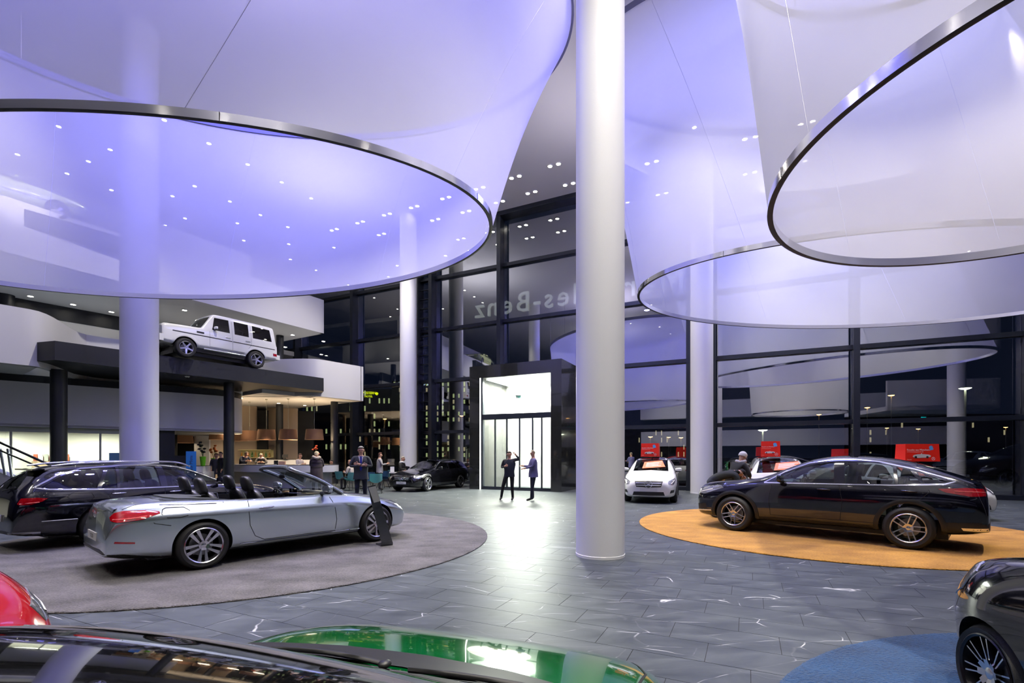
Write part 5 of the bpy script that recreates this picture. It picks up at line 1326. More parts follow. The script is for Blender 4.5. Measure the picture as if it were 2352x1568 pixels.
# white hatchbacks with gift boxes
M_box = mat('red_card', (.85, .025, .012), .35); M_orange = mat('orange_card', (.95, .16, .06), .45)
M_tagb = mat('tag_blue', (.10, .38, .75), .5)
def gift_box(lab, loc, rz, w, d, h, title):
    t = thing('advert_box', lab, 'display box', loc, rz, 'red advertising boxes on car roofs')
    b = bmesh.new(); vs = box(b, -w/2, w/2, -d/2, d/2, 0, h)
    for v in vs:
        if v.co.z > .1: v.co.x *= .96; v.co.y *= .9
    bevel_all(b, .008, 1); bm_obj('box_body', b, M_box, t)
    y = -d/2+.5*.05*d
    k = h/.5
    def pr(nm, me, m, x, z, tilt=0):
        me.materials.append(m); o = new_obj(nm, me, t); o.rotation_euler = (PI/2-.05*d/h*1.0, 0, 0); o.rotation_euler.rotate_axis('Z', tilt); o.location = (x, -d/2*(1-.1*z/h)-.006, z); return o
    pr('heading_print', text_mesh(title, .075*k*w, align='LEFT'), M_white, -w*.45, h*.62)
    pr('small_print', text_mesh('mit Weihnachtsangeboten f\u00fcr Sie', .035*k*w, align='LEFT'), M_white, -w*.45, h*.53)
    pr('small_print', text_mesh('M\u00fcnchen', .035*k*w, align='LEFT'), M_white, -w*.45, h*.09)
    b = bmesh.new(); prism(b, [(-.05, 0), (-.05, .09), (-.025, .12), (.025, .12), (.05, .09), (.05, 0)], 0, .002); me = bpy.data.meshes.new('tag'); b.to_mesh(me); b.free(); o = pr('tag_print', me, M_tagb, w*.26, h*.66, .25)
    # little roadster picture
    b = bmesh.new(); prism(b, [(-.26, .03), (-.22, .07), (-.12, .09), (-.03, .095), (0, .125), (.015, .125), (.0, .10), (.10, .09), (.21, .08), (.26, .05), (.25, .01), (.1, -.01), (-.1, -.02), (-.24, 0)], 0, .002)
    for c in (-.17, .16): lathe(b, [(.001, .003), (.035, .003)], 14, Matrix.Translation((c, .005, 0)), 1)
    me = bpy.data.meshes.new('picture'); b.to_mesh(me); b.free(); o = pr('car_print', me, M_plate, -.03*w, h*.24); me.materials.append(M_ink); o.scale = (w, w, w)
    b = bmesh.new(); star(b, 0, .045*k, Matrix.Translation((w*.30, -d/2*.98-.008, h*.16)) @ Matrix.Rotation(PI, 4, 'Z')); bm_obj('star_print', b, M_white, t)
    return t
def windscreen_card(lab, root, sf, sp, y0, y1, tilt):
    zb = sp['windscreen'][0][1]+.03
    xx = []
    b = bmesh.new(); pts = []
    for (y, z) in ((y0, .0), (y1, tilt), (y1-.12*math.copysign(1, y1-y0), tilt+.22), (y0+.05, .22)):
        h, n = sf.cast((5, y, zb+z), (-1, 0, 0)); pts.append(h+n*.03)
    f = b.faces.new([b.verts.new(p) for p in pts]); g = bmesh.ops.extrude_face_region(b, geom=[f])
    for v in g['geom']:
        if isinstance(v, bmesh.types.BMVert): v.co += Vector((.004, 0, .004))
    o = bm_obj('price_card', b, M_orange, None); tag(o, lab, 'price card', 'orange cards behind windscreens')
    bmesh_lines = bmesh.new()
    c = sum(pts, Vector())/4; ux = (pts[1]-pts[0]); uy = (pts[3]-pts[0]); nn = ux.cross(uy).normalized()
    if nn.x < 0: nn = -nn
    for k in range(5):
        a = pts[0]+ux*.12+uy*(.2+.14*k)+nn*.008; e = a+ux*(.55 if k % 2 else .68)
        d = uy*.05; bmesh_lines.faces.new([bmesh_lines.verts.new(p) for p in (a, e, e+d, a+d)])
    l = bm_obj('card_print', bmesh_lines, M_white, o)
    M = root.matrix_basis.copy(); o.matrix_basis = M
    return o
def hatch(lab, mx, my, h, paint, sp_=SP_hatch, z=0):
    return place('hatchback', lab, sp_, mx, my, z, h, paint)
h1 = Vector((-.34, -.94, 0)).normalized()
r, sf, sp = hatch('white hatchback with a blue-black roof and red box, partly behind the middle column', 5.30, 18.2, h1, P_white)
b = bmesh.new(); x0 = sp['x0']; bm_obj('dark_roof', patch(sf, sp, 'T', [(x0-1.9, -.55), (x0-1.85, 0), (x0-1.9, .55), (x0-3.8, .53), (x0-3.9, 0), (x0-3.8, -.53)], .004, .15), P_blueblack, r, 60); b.free()
b = bmesh.new(); star(b, 0, .12, Matrix.Translation((x0+.012, 0, .65)) @ Matrix.Rotation(-PI/2, 4, 'Z')); bm_obj('star_emblem', b, M_chrome, r)
c = Vector((5.20, 18.2, 0))-h1*.15
gift_box('red advertising box on the roof of the white hatchback beside the middle column', (c.x, c.y, 1.565), math.atan2(-h1.y, -h1.x)-PI/2-.05, .66, .42, .5, 'Herzlich willkommen.')
windscreen_card('orange price card behind the windscreen of the white hatchback beside the middle column', r, sf, sp, -.30, .48, .06)
h2 = Vector((-.48, -.88, 0)).normalized()
M_two = P_white
r, sf, sp = hatch('white hatchback with dark roof and red box behind the nose of the black coupe', 8.75, 15.9, h2, P_white)
x0 = sp['x0']; bm_obj('dark_roof', patch(sf, sp, 'T', [(x0-1.9, -.55), (x0-1.85, 0), (x0-1.9, .55), (x0-3.8, .53), (x0-3.9, 0), (x0-3.8, -.53)], .004, .15), P_blueblack, r, 60)
c = Vector((8.75, 15.9, 0))+h2*.1
gift_box('red advertising box on the dark roof behind the nose of the black coupe', (c.x-.25, c.y, 1.57), -.50, .56, .42, .5, 'Rouske aus M\u00fcnchen.')
windscreen_card('orange price card in the windscreen behind the nose of the black coupe', r, sf, sp, -.12, .66, .06)
h3 = Vector((-.04, -1.0, 0)).normalized()
r, sf, sp = hatch('low white hatchback with a white mirror behind the tail of the black coupe', 11.35, 14.1, h3, P_white, SP_small)
c = Vector((11.72, 13.9, 0))-h3*.1
gift_box('wide red advertising box above the white roof behind the tail of the black coupe', (c.x, c.y, 1.44), -.06, .95, .42, .5, 'Rouske aus M\u00fcnchen.')
windscreen_card('orange price card in the windscreen behind the tail of the black coupe', r, sf, sp, .05, -.6, .03)
# near cars cut by the frame
r, sf, sp = place('small_car', 'small black car with turbine wheel on the blue carpet, lower right', SP_micro, 3.31, 1.49, CZ, (.25, .968), P_black)
RED = dict(SP_low)
for k_ in ('top', 'belt'): RED[k_] = [(a, c*1.10) for a, c in SP_low[k_]]
RED['side_windows'] = [[(a, c*1.1) for a, c in p] for p in SP_low['side_windows']]; RED['windscreen'] = [(a, c*1.1) for a, c in SP_low['windscreen']]; RED['rear_window'] = [(a, c*1.1) for a, c in SP_low['rear_window']]
RED['patches'] = [('headlamp', 'F2', [(-.14, .62), (.04, .62), (.36, .76), (.32, .80), (.06, .775), (-.14, .72)], M_lens), ('grille', 'F', [('sym'), (0, .68), (.40, .66), (.38, .48), (0, .46)], M_blkplas)]; RED['strips'] = [('lamp_strip', 'F2', [(-.06, .66), (.24, .755)], .02, M_white)]
r, sf, sp = place('red_hatchback', 'glossy red car nose with headlamp at the lower left edge', RED, -4.90, 2.45, 0, (1, -.08), P_red)
# green coupe, only bonnet, scuttle and windscreen in view
hg = Vector((.33, .944, 0)).normalized(); cw = Vector((-.35, 1.47, 0))
gs = dict(SP_low); mx = cw-hg*(gs['fo']+gs['wb']/2-1.06)*(1)
mid_ = cw-hg*((gs['wb']/2+gs['fo'])-1.06)
r, sf, sp = place('green_coupe', 'glossy emerald green coupe with wipers seen over its bonnet, bottom centre', gs, mid_.x, mid_.y, 0, hg, P_green)
x0 = sp['x0']
bm_obj('scuttle', patch(sf, sp, 'T', [(x0-.98, -.66), (x0-.90, -.3), (x0-.88, 0), (x0-.90, .3), (x0-.98, .66), (x0-1.12, .66), (x0-1.05, .3), (x0-1.03, 0), (x0-1.05, -.3), (x0-1.12, -.66)], .004, .08), M_blkplas, r, 50)
bm_obj('dark_roof', patch(sf, sp, 'T', [(x0-1.13, -.60), (x0-1.10, -.3), (x0-1.09, 0), (x0-1.10, .3), (x0-1.13, .60), (x0-1.9, .58), (x0-3.2, .52), (x0-3.2, -.52), (x0-1.9, -.58)], .006, .10), M_blkgloss, r, 60)
for kd in ('L', 'R'): bm_obj('pillar_cover', strip(sf, sp, kd, [(x0-1.16, .955), (x0-1.5, 1.16), (x0-1.9, 1.33), (x0-2.4, 1.375), (x0-3.2, 1.32)], .11, .004), M_blkgloss, r, 60)
for (ya, yb, xb) in ((.02, .42, -1.16), (-.62, -.08, -1.16)):
    b = bmesh.new(); p = []
    for k in range(9):
        y = ya+(yb-ya)*k/8; xx = x0-1.10-.03*k/8; h, n = sf.cast((xx, y, 4), (0, 0, -1)); p.append(h+n*(.018+.010*math.sin(PI*k/8)))
    tube(b, p, .009, 6); q = [a+Vector((-.05, 0, .0)) for a in p]; tube(b, [a-Vector((0, 0, .015)) for a in q], .007, 5); ell(b, p[0], (.022, .02, .012)); bm_obj('wiper', b, M_blkplas, r, 60)
bm_obj('bonnet_seam', merge([strip(sf, sp, 'T', [(x0-.95, -.68), (x0-.6, -.70), (x0-.3, -.62)], .008, .002), strip(sf, sp, 'T', [(x0-.95, .68), (x0-.6, .70), (x0-.3, .62)], .008, .002)]), M_gap, r)

# information plinth by the convertible
t = thing('information_plinth', 'leaning dark metal information plinth in front of the convertible wheel', 'sign stand', (-2.22, 8.55, CZ), math.radians(33))
M_stele = mat('brushed_dark_steel', (.10, .105, .11), .25, .9)
b = bmesh.new(); prism(b, [(-.10, -.02), (.10, -.02), (.12, .22), (-.12, .22)], 0, .02); prism(b, [(-.11, .02), (.11, .02), (.11, -.02), (-.11, -.02)], .0, .06); bm_obj('foot_plate', b, M_stele, t)
b = bmesh.new(); M_ = Matrix.Rotation(-.20, 4, 'Y'); prism(b, [(-.07, 0), (.12, 0), (.02, 1.10), (-.12, 1.10)], -.012, .012, M_ @ Matrix.Rotation(PI/2, 4, 'X')); bm_obj('upright_blade', b, M_stele, t)
b = bmesh.new(); prism(b, [(-.07, .80), (.045, .80), (.02, 1.08), (-.11, 1.08)], .0125, .0155, M_ @ Matrix.Rotation(PI/2, 4, 'X')); bm_obj('text_panel', b, mat('panel_grey', (.35, .36, .36), .25, .3), t)

# ------------------------------------------------------------------ outside
M_asph = mat('asphalt', (.03, .03, .032), .6, bump=.3, bscale=40)
b = bmesh.new(); box(b, -160, 160, GN+.35, GN+300, -.3, .02, M=FM); struct('street', b, M_asph)
b = bmesh.new(); box(b, -60, 40, GN+.5, GN+18, .0, .30, M=FM); struct('pavement', b, mat('paving', (.10, .10, .10), .6))
M_win = mat('lit_window', (.8, .9, .4), .5, emit=(.75, .85, .35), es=.8); M_bld = mat('dark_render', (.02, .022, .028), .7); M_winw = mat('lit_window_warm', (.9, .8, .5), .5, emit=(.9, .75, .4), es=.7)
def building(lab, px0, px1, pytop, d, cols, rows, wf, wm):
    a, c = at(px0, 1045, d), at(px1, 1045, d); zt = CAMH+(HOR-pytop)*d/FPX
    t = thing('office_building', lab, 'building', ((a.x+c.x)/2, d, 0), 0, 'dark buildings across the street')
    w = (c.x-a.x)/2; b = bmesh.new(); box(b, -w, w, 0, 8, 0, zt); bm_obj('wall', b, M_bld, t)
    cw_, rh = 2*w/cols, (zt-1)/rows; rnd = random.Random(px0)
    ww = .15 if px0 < 1000 else .10
    for i in range(cols):
        for j in range(rows):
            if rnd.random() > wf: continue
            b = bmesh.new(); x = -w+cw_*(i+.5); z = 1+rh*(j+.45); box(b, x-cw_*ww, x+cw_*ww, -.1, .05, z-rh*.33, z+rh*.33); bm_obj('window', b, wm if rnd.random() < .75 else M_winw, t)
    return t
building('dark tower with rows of yellow-green lit windows outside left of the entrance', 900, 1085, 874, 120, 15, 13, .42, M_win)
building('low dark building with lit windows outside beyond the coffee lounge', 700, 899, 893, 110, 18, 9, .28, M_win)
building('dark block with a few lit windows outside right of the middle column', 1436, 1590, 985, 130, 12, 4, .2, M_winw)
building('dark low building across the street outside the right glass wall', 1990, 2352, 950, 120, 20, 6, .10, M_winw)
def street_lamp(px, py, d, col, label, es=40):
    p = at(px, py, d); t = thing('street_lamp', label, 'street lamp', (p.x, p.y, 0), 0, 'street lamps outside the glass wall')
    b = bmesh.new(); tube(b, [(0, 0, 0), (0, 0, p.z)], .06, 8); bm_obj('lamp_post', b, M_gfr, t)
    b = bmesh.new(); lathe(b, [(.001, p.z+.15), (.25, p.z+.10), (.38, p.z+.02)], 16); bm_obj('lamp_hood', b, M_frame, t)
    b = bmesh.new(); lathe(b, [(.34, p.z+.02), (.2, p.z-.05), (.001, p.z-.06)], 16); bm_obj('lamp_glass', b, col, t)
M_sod = mat('sodium_lamp', (1, .6, .2), .5, emit=(1, .5, .12), es=25); M_wl = mat('white_street_lamp', (1, 1, .8), .5, emit=(1, 1, .7), es=40)
for i, (px, py, d, m_, lb) in enumerate(((963, 943, 60, M_wl, 'white street lamp glowing outside behind the lit windows left of the entrance'), (1752, 988, 38, M_wl, 'bright floodlight on a mast outside above the red box behind the coupe'), (2217, 892, 34, M_wl, 'tall yellowish white street lamp outside at the far right'),
        (1992, 936, 70, M_sod, 'orange street lamp outside with a starry glow, right of the mullion'), (1881, 952, 80, M_sod, 'dim orange street lamp outside left of the mullion'), (2047, 908, 60, M_sod, 'high orange street lamp outside near the mirrored funnel edge'), (1060, 955, 80, M_sod, 'small orange street lamp outside beside the entrance box'), (884, 962, 90, M_sod, 'small orange street lamp outside beyond the coffee lounge'),
        (1494, 1003, 70, M_sod, 'orange street lamp outside above the left hatchback box'), (1536, 1004, 85, M_sod, 'orange street lamp outside between the two hatchback boxes'), (1564, 1005, 75, M_sod, 'orange street lamp outside beside the white column'), (2109, 985, 90, M_sod, 'distant orange street lamp above the widest red box'), (2037, 983, 95, M_sod, 'distant orange street lamp left above the widest red box'), (2310, 981, 100, M_sod, 'distant orange street lamp beside the right frame'))):
    street_lamp(px, py, d, m_, lb)
van = dict(SP_hatch); van.update(L=5.0, wb=3.1, fo=.9, W=.95, wf=wf_std(5.0), zb=zb_std(5.0), cabin=(1.3, 4.6))
for k in ('top', 'belt', 'wbf', 'wr'): van[k] = [(a*5/4.36, c*(1.2 if k in ('top', 'belt') else 1)) for a, c in SP_hatch[k]]
van['side_windows'] = [[(a*5/4.36, c*1.2) for a, c in p] for p in SP_hatch['side_windows']]; van['windscreen'] = [(a, c*1.2) for a, c in SP_hatch['windscreen']]; van['rear_window'] = [(a, c*1.2) for a, c in SP_hatch['rear_window']]
van['chrome'] = [([(1.6, 1.22), (4.4, 1.30)], .02, False)]; van['gaps'] = []; van['handles'] = []; van['mirror'] = (1.9, 1.3); van['R'] = .36; van['Rr'] = .25; van['arch'] = .41
r, sf, sp = place('van', 'dark brown van parked outside the glass wall at the right edge', van, 21.4, 20.0, .30, (-.97, .12), mat('brown_paint', (.035, .015, .012), .12, 0, coat=1))
r, sf, sp = place('parked_car', 'white car parked outside behind the brown van', SP_hatch, 24.3, 25.8, .30, (-.9, -.43), P_white)
r, sf, sp = place('parked_car', 'dark car parked outside behind the roof of the black coupe', SP_small, 17.4, 25.0, .30, (-.95, .3), P_black, hollow=False)

# signs outside
def sign_text(nm, lab, s, loc, rz, size, depth, m, each=True, spacing=1.0, mirror=False, tilt=0):
    t = thing(nm, lab, 'sign', loc, rz); x = 0
    for ch in s:
        me = text_mesh(ch, size, depth, 'LEFT'); w = max((v.co.x for v in me.vertices), default=size*.25)+size*.08
        if len(me.vertices) == 0: bpy.data.meshes.remove(me); x += size*.35; continue
        me.materials.append(m); o = new_obj('letter', me, t); o.rotation_euler = (PI/2, 0, 0); o.location = (x, 0, 0); x += w*spacing
    return t, x
# outside face looks away from the hall (+n); reading direction from outside is -E2
p = FM @ Vector((-13.77+14.0, GN+.55, 9.55))
t, wdt = sign_text('facade_lettering', 'large metal letters mounted outside the glass wall, seen reversed from inside', 'Mercedes-Benz', p, math.atan2(-E2.y, -E2.x), 1.55, .07, mat('sign_metal_glow', (.55, .57, .58), .15, .9, emit=(.62, .66, .58), es=.42), spacing=1.12)  # slight glow in the metal stands in for light on the letters
t.location = FM @ Vector((-14.5+wdt, GN+.55, 9.6))
b = bmesh.new(); box(b, 0, wdt, -.02, .05, -.42, -.36); bm_obj('sign_rail', b, M_frame, t)
M_bs = mat('sign_blue_white', (.8, .9, 1), .5, emit=(.6, .8, 1), es=2.5)
p = at(905, 882, 119.97); t, w_ = sign_text('roof_sign', 'blue-white illuminated roof sign outside, partly behind the white column', 'HYUNDAI', (p.x+3.1, 119.97, p.z-.3), 0, 1.35, .05, M_bs, spacing=.85)
b = bmesh.new(); tube(b, [(-1.2+.95*math.cos(a*PI/12), 0, .35+.55*math.sin(a*PI/12)) for a in range(24)], .08, 5, closed=True); tube(b, [(-1.6, 0, .0), (-1.3, 0, .45), (-1.0, 0, .3), (-.75, 0, .75)], .09, 5); bm_obj('oval_emblem', b, M_bs, t)
M_ye = mat('sign_yellow', (.9, .9, 0), .5, emit=(.8, .9, 0), es=2.2)
p = at(831, 905, 109.97); t, w_ = sign_text('hotel_sign', 'yellow illuminated hotel sign outside beside the end of the gallery', 'WESTERN', (p.x, 109.97, p.z), 0, .8, .05, M_ye, spacing=.8)
me = text_mesh('HOTEL', .6, .05, 'LEFT'); me.materials.append(M_ye); o = new_obj('letter', me, t); o.rotation_euler = (PI/2, 0, 0); o.location = (.6, 0, -.7)
b = bmesh.new(); lathe(b, [(.001, 0), (.33, 0)], 16, Matrix.Translation((w_+.3, -.05, .1)) @ Matrix.Rotation(PI/2, 4, 'X')); bm_obj('round_emblem', b, M_ye, t)
p = at(2115, 960, 119.97); sign_text('office_sign', 'small turquoise illuminated company sign outside at the right', 'SIEMENS', p, 0, .42, .03, mat('sign_teal', (0, .6, .6), .5, emit=(0, .7, .7), es=2), spacing=.8)

# ------------------------------------------------------------------ people
SKIN = mat('skin', (.55, .30, .20), .5); 
def cloth(c): return mat('cloth_%02d_%02d_%02d' % tuple(int(v*99) for v in c), c, .85, bump=.3, bscale=90)
POSES = {
 'stand': dict(head=(0, .03, 1.60), neck=(0, 0, 1.45), chest=(0, 0, 1.28), belly=(0, 0, 1.08), pelvis=(0, 0, .94), shL=(.19, 0, 1.40), elL=(.25, -.02, 1.13), haL=(.24, .08, .88), shR=(-.19, 0, 1.40), elR=(-.25, -.02, 1.13), haR=(-.24, .08, .88),
               hiL=(.10, 0, .90), knL=(.11, .02, .49), anL=(.12, -.02, .08), hiR=(-.10, 0, .90), knR=(-.11, .02, .49), anR=(-.12, -.02, .08)),
}
def pose(base='stand', **k): p = dict(POSES[base]); p.update(k); return p
def person(lab, loc, rz, P, top, trousers, hair, shoes=(.02, .02, .02), s=1.0, fat=1.0, coat=None, skirt=0, scarf=None, tie=None, hat=None, longhair=False, skin=None, group=None):
    t = thing('person', lab, 'person', loc, rz, group)
    P = {k: Vector(v) for k, v in P.items()}
    P['head'] = P['neck']+(P['head']-P['neck'])*.84
    hd = (P['head']-P['neck']).normalized()
    names = []; V = []; R = []; E = []; idx = {}
    def vert(n, p, r): idx[n] = len(V); V.append(p); R.append(r); names.append(n); return idx[n]
    f = fat
    vert('pelvis', P['pelvis'], .135*f); vert('belly', P['belly'], .125*f); vert('chest', P['chest'], .145*f); vert('neckb', P['neck']-hd*.02, .06); vert('neck', P['neck']+hd*.045, .052)
    vert('jaw', P['head']-hd*.045+Vector((0, .0, 0)), .070); vert('skull', P['head']+hd*.045, .088); vert('crown', P['head']+hd*.085, .07)
    E += [(0, 1), (1, 2), (2, 3), (3, 4), (4, 5), (5, 6), (6, 7)]
    for sd in 'LR':
        a = vert('sh'+sd, P['sh'+sd], .068*f); E.append((idx['chest'], a)); b_ = vert('el'+sd, P['el'+sd], .048*f)
        w = P['ha'+sd]; d = (w-P['el'+sd]).normalized(); wr = vert('wr'+sd, w-d*.06, .034); E += [(a, b_), (b_, wr)]
        pm = vert('pa'+sd, w+d*.0, .032); E.append((wr, pm)); e = vert('pe'+sd, w+d*.05, .022); E.append((pm, e))
        a = vert('hi'+sd, P['hi'+sd], .095*f); E.append((0, a)); k = vert('kn'+sd, P['kn'+sd], .065*f); n = vert('an'+sd, P['an'+sd], .045); E += [(a, k), (k, n)]
        fd = Vector((0, .17, -.05)); 
        if 'toe'+sd in P: fd = P['toe'+sd]-P['an'+sd]
        q = vert('to'+sd, P['an'+sd]+fd, .034); E.append((n, q))
    me = bpy.data.meshes.new('body'); me.from_pydata(V, E, []); o = bpy.data.objects.new('body', me); COL.objects.link(o)
    md = o.modifiers.new('k', 'SKIN'); sv = me.skin_vertices[0].data
    for i, r_ in enumerate(R): sv[i].radius = (r_*1.15 if names[i] in ('chest', 'belly', 'pelvis') else r_, r_*.86 if names[i] in ('chest', 'belly', 'pelvis') else r_); sv[i].use_root = i == 0
    m2 = o.modifiers.new('s', 'SUBSURF'); m2.levels = 2; m2.render_levels = 2
    me2 = eval_mesh(o); bpy.data.objects.remove(o)
    # hands: five fingers tubes, nose, ears, eyes
    b = bmesh.new(); b.from_mesh(me2); n0 = len(b.faces)
    for sd, sg in (('L', 1), ('R', -1)):
        w = P['ha'+sd]; d = (w-P['el'+sd]).normalized(); side = d.cross(Vector((0, 1, .2))).normalized(); dn = d.cross(side).normalized()
        for k in range(4):
            r0 = w+d*.05+side*(-.03+.02*k); L_ = (.055, .07, .065, .05)[k]; tube(b, [r0, r0+d*L_*.6+dn*.006, r0+d*L_+dn*.022], [.010, .009, .006], 5)
        r0 = w-side*.03*sg; tube(b, [r0, r0-side*.03*sg+d*.03, r0-side*.035*sg+d*.06], [.012, .011, .007], 5)
    fw = Vector(P.get('face', (0, 1, 0))).normalized(); fw = (fw-hd*fw.dot(hd)).normalized(); hc = P['head']+hd*.02; sdv = fw.cross(hd).normalized()
    tube(b, [hc+fw*.075+hd*.02, hc+fw*.106-hd*.022, hc+fw*.085-hd*.03], [.008, .014, .007], 5)
    for sg in (-1, 1): ell(b, hc+sdv*.082*sg, (.012, .02, .03), 8, 6)
    b.faces.ensure_lookup_table()
    # materials by nearest bone
    segs = []
    for a, c in E:
        na, nc = names[a], names[c]
        if nc in ('neck', 'jaw', 'skull', 'crown'): mi = 0
        elif nc.startswith('pa') or nc.startswith('pe'): mi = 0
        elif nc.startswith('to'): mi = 3
        elif nc.startswith('kn') or nc.startswith('an') or nc.startswith('hi'): mi = 2
        else: mi = 1
        segs.append((V[a], V[c], mi, nc))
    for fi, fc in enumerate(b.faces):
        if fi >= n0: fc.material_index = 0; continue
        c = fc.calc_center_median(); best = 9; 
        for a, e, mi, nc in segs:
            ab = e-a; tt = max(0, min(1, (c-a).dot(ab)/ab.length_squared)); dd = (a+ab*tt-c).length
            if nc.startswith('kn') or nc.startswith('hi'): dd -= .0
            if dd < best: best = dd; k = mi
        fc.material_index = k
    for v in b.verts: v.co *= s
    sk = skin or SKIN; sh = cloth(shoes)
    bo = bm_obj('body', b, [sk, cloth(top), cloth(trousers), sh], t, 80)
    # eyes, brows, mouth
    b = bmesh.new()
    for sg in (-1, 1): ell(b, (hc+fw*.083+sdv*.032*sg+hd*.012)*s, (.011*s, .007*s, .007*s), 8, 6)
    tube(b, [(hc+fw*.082+sdv*.022*k-hd*.052)*s for k in (-1, 0, 1)], .004*s, 4); bm_obj('facial_features', b, mat('eye_dark', (.05, .025, .02), .4), t)
    # hair cap
    hm = cloth(hat if hat else hair); b = bmesh.new()
    rot = Matrix((sdv, fw, hd)).transposed().to_4x4()
    g = bmesh.ops.create_uvsphere(b, u_segments=16, v_segments=12, radius=1)
    for v in list(b.verts):
        c = v.co
        if hat: cut = c.z < -.30
        else: cut = c.z < (.20+.50*c.y if c.y > 0 else max(-.62, .20+1.6*c.y))
        if cut: b.verts.remove(v)
    for v in b.verts:
        k = 1.0
        if hat: k = 1.08+.15*max(0, v.co.z)
        v.co = (rot @ Vector((v.co.x*.091*k, v.co.y*(.090 if v.co.y > 0 else .100)*k-.004, v.co.z*.096*k+.026)))+hc
    if longhair:
        for v in b.verts:
            r_ = v.co-hc; z = r_.dot(hd)
            if z < -.0 and r_.dot(fw) < .05: v.co -= hd*.12*min(1, -z/.08); v.co += (r_-hd*z).normalized()*.01
    for v in b.verts: v.co *= s
    bm_obj('hat' if hat else 'hair', b, hm, t, 80)
    if coat:
        cc, zlo, w0, w1, dep = coat; b = bmesh.new(); n_ = 20; rows = []
        zt = P['neck'].z-.02; ax_ = (P['pelvis'], P['chest'])
        H = [(zt, .09, .075), (zt-.06, .20, .11), (zt-.16, .225, .135), (zt-.38, .20*w0/.2, .14), (P['pelvis'].z, w0, dep), ((P['pelvis'].z+zlo)/2, (w0+w1)/2, dep), (zlo, w1, dep)]
        for z, rx, ry in H:
            tt = max(0, min(1, (z-P['pelvis'].z)/(P['neck'].z-P['pelvis'].z))); c = P['pelvis'].lerp(P['neck'], tt); c = Vector((c.x, c.y, z))
            rows.append([b.verts.new((c+Vector((rx*math.cos(2*PI*i/n_), ry*math.sin(2*PI*i/n_), .012*math.sin(i*2.3+z*30))))*s) for i in range(n_)])
        for A, B in zip(rows[:-1], rows[1:]):
            for i in range(n_): b.faces.new((A[i], A[(i+1) % n_], B[(i+1) % n_], B[i]))
        bmesh.ops.recalc_face_normals(b, faces=b.faces); bm_obj('coat', b, cloth(cc), t, 80)
    if scarf:
        b = bmesh.new(); c = P['neck']+hd*.0; 
        tube(b, [(c+Vector((.10*math.cos(a*PI/6), .09*math.sin(a*PI/6)-.0, .02*math.sin(a*1.7)+.0)))*s for a in range(12)], .045*s, 8, closed=True); bm_obj('scarf', b, cloth(scarf), t, 80)
    if tie:
        b = bmesh.new(); z0 = P['neck'].z-.02; y = P['chest'].y+.135
        prism(b, [(-.02*s, z0*s), (.02*s, z0*s), (.03*s, (z0-.36)*s), (0, (z0-.42)*s), (-.03*s, (z0-.36)*s)], -.008, .008, Matrix.Translation((0, (y+.03)*s, 0)) @ Matrix.Rotation(PI/2, 4, 'X')); bm_obj('tie', b, cloth(tie), t)
        b = bmesh.new(); prism(b, [(-.07*s, (z0)*s), (.07*s, (z0)*s), (0, (z0-.30)*s)], -.006, .006, Matrix.Translation((0, (y+.018)*s, 0)) @ Matrix.Rotation(PI/2, 4, 'X')); bm_obj('shirt_front', b, M_white, t)
    return t
def fl(px, d, z=0): p = at(px, HOR, d); return (p.x, p.y, z)
def face_cam(px): return math.atan((px-1176)/FPX)*-1      # rotation so that +Y looks away from the camera
NAVY, BLK, GRY = (.012, .015, .03), (.008, .008, .01), (.10, .10, .11)
# suited man with crossed arms, facing us
person('grey-haired person in dark suit and blue tie standing with folded arms near the lounge', fl(829, 15.2), PI+face_cam(829), pose(elL=(.29, .06, 1.14), haL=(-.06, .22, 1.18), elR=(-.29, .06, 1.14), haR=(.08, .25, 1.21), knL=(.10, .02, .49), anL=(.14, -.02, .08)), (.05, .055, .06), NAVY, (.38, .36, .33), s=1.11, tie=(.02, .03, .35), coat=((.05, .055, .06), .78, .19, .215, .145))
# pair in front of the portal
person('person in black jacket with one arm raised standing before the lit doors', fl(1170, 17.4), PI+face_cam(1170)-.2, pose(elR=(-.36, .0, 1.42), haR=(-.22, .06, 1.60), shR=(-.20, 0, 1.42), elL=(.27, .02, 1.14), haL=(.08, .24, 1.20), knL=(.22, .02, .5), anL=(.30, -.02, .08), knR=(-.10, .02, .48), anR=(-.12, 0, .08)), (.03, .03, .035), BLK, (.10, .08, .06), s=1.03, coat=((.02, .02, .022), .82, .18, .20, .14))
person('person in blue-grey jacket and dark trousers at the right side of the lit doors', fl(1225, 17.2), PI/2+.2, pose(elL=(.22, .10, 1.16), haL=(.12, .36, 1.18), elR=(-.22, .08, 1.16), haR=(-.10, .34, 1.10), knR=(-.11, .06, .49), anR=(-.10, .10, .08)), (.10, .09, .22), (.008, .01, .025), (.20, .16, .12), s=1.05, coat=((.10, .09, .22), .80, .18, .20, .16))
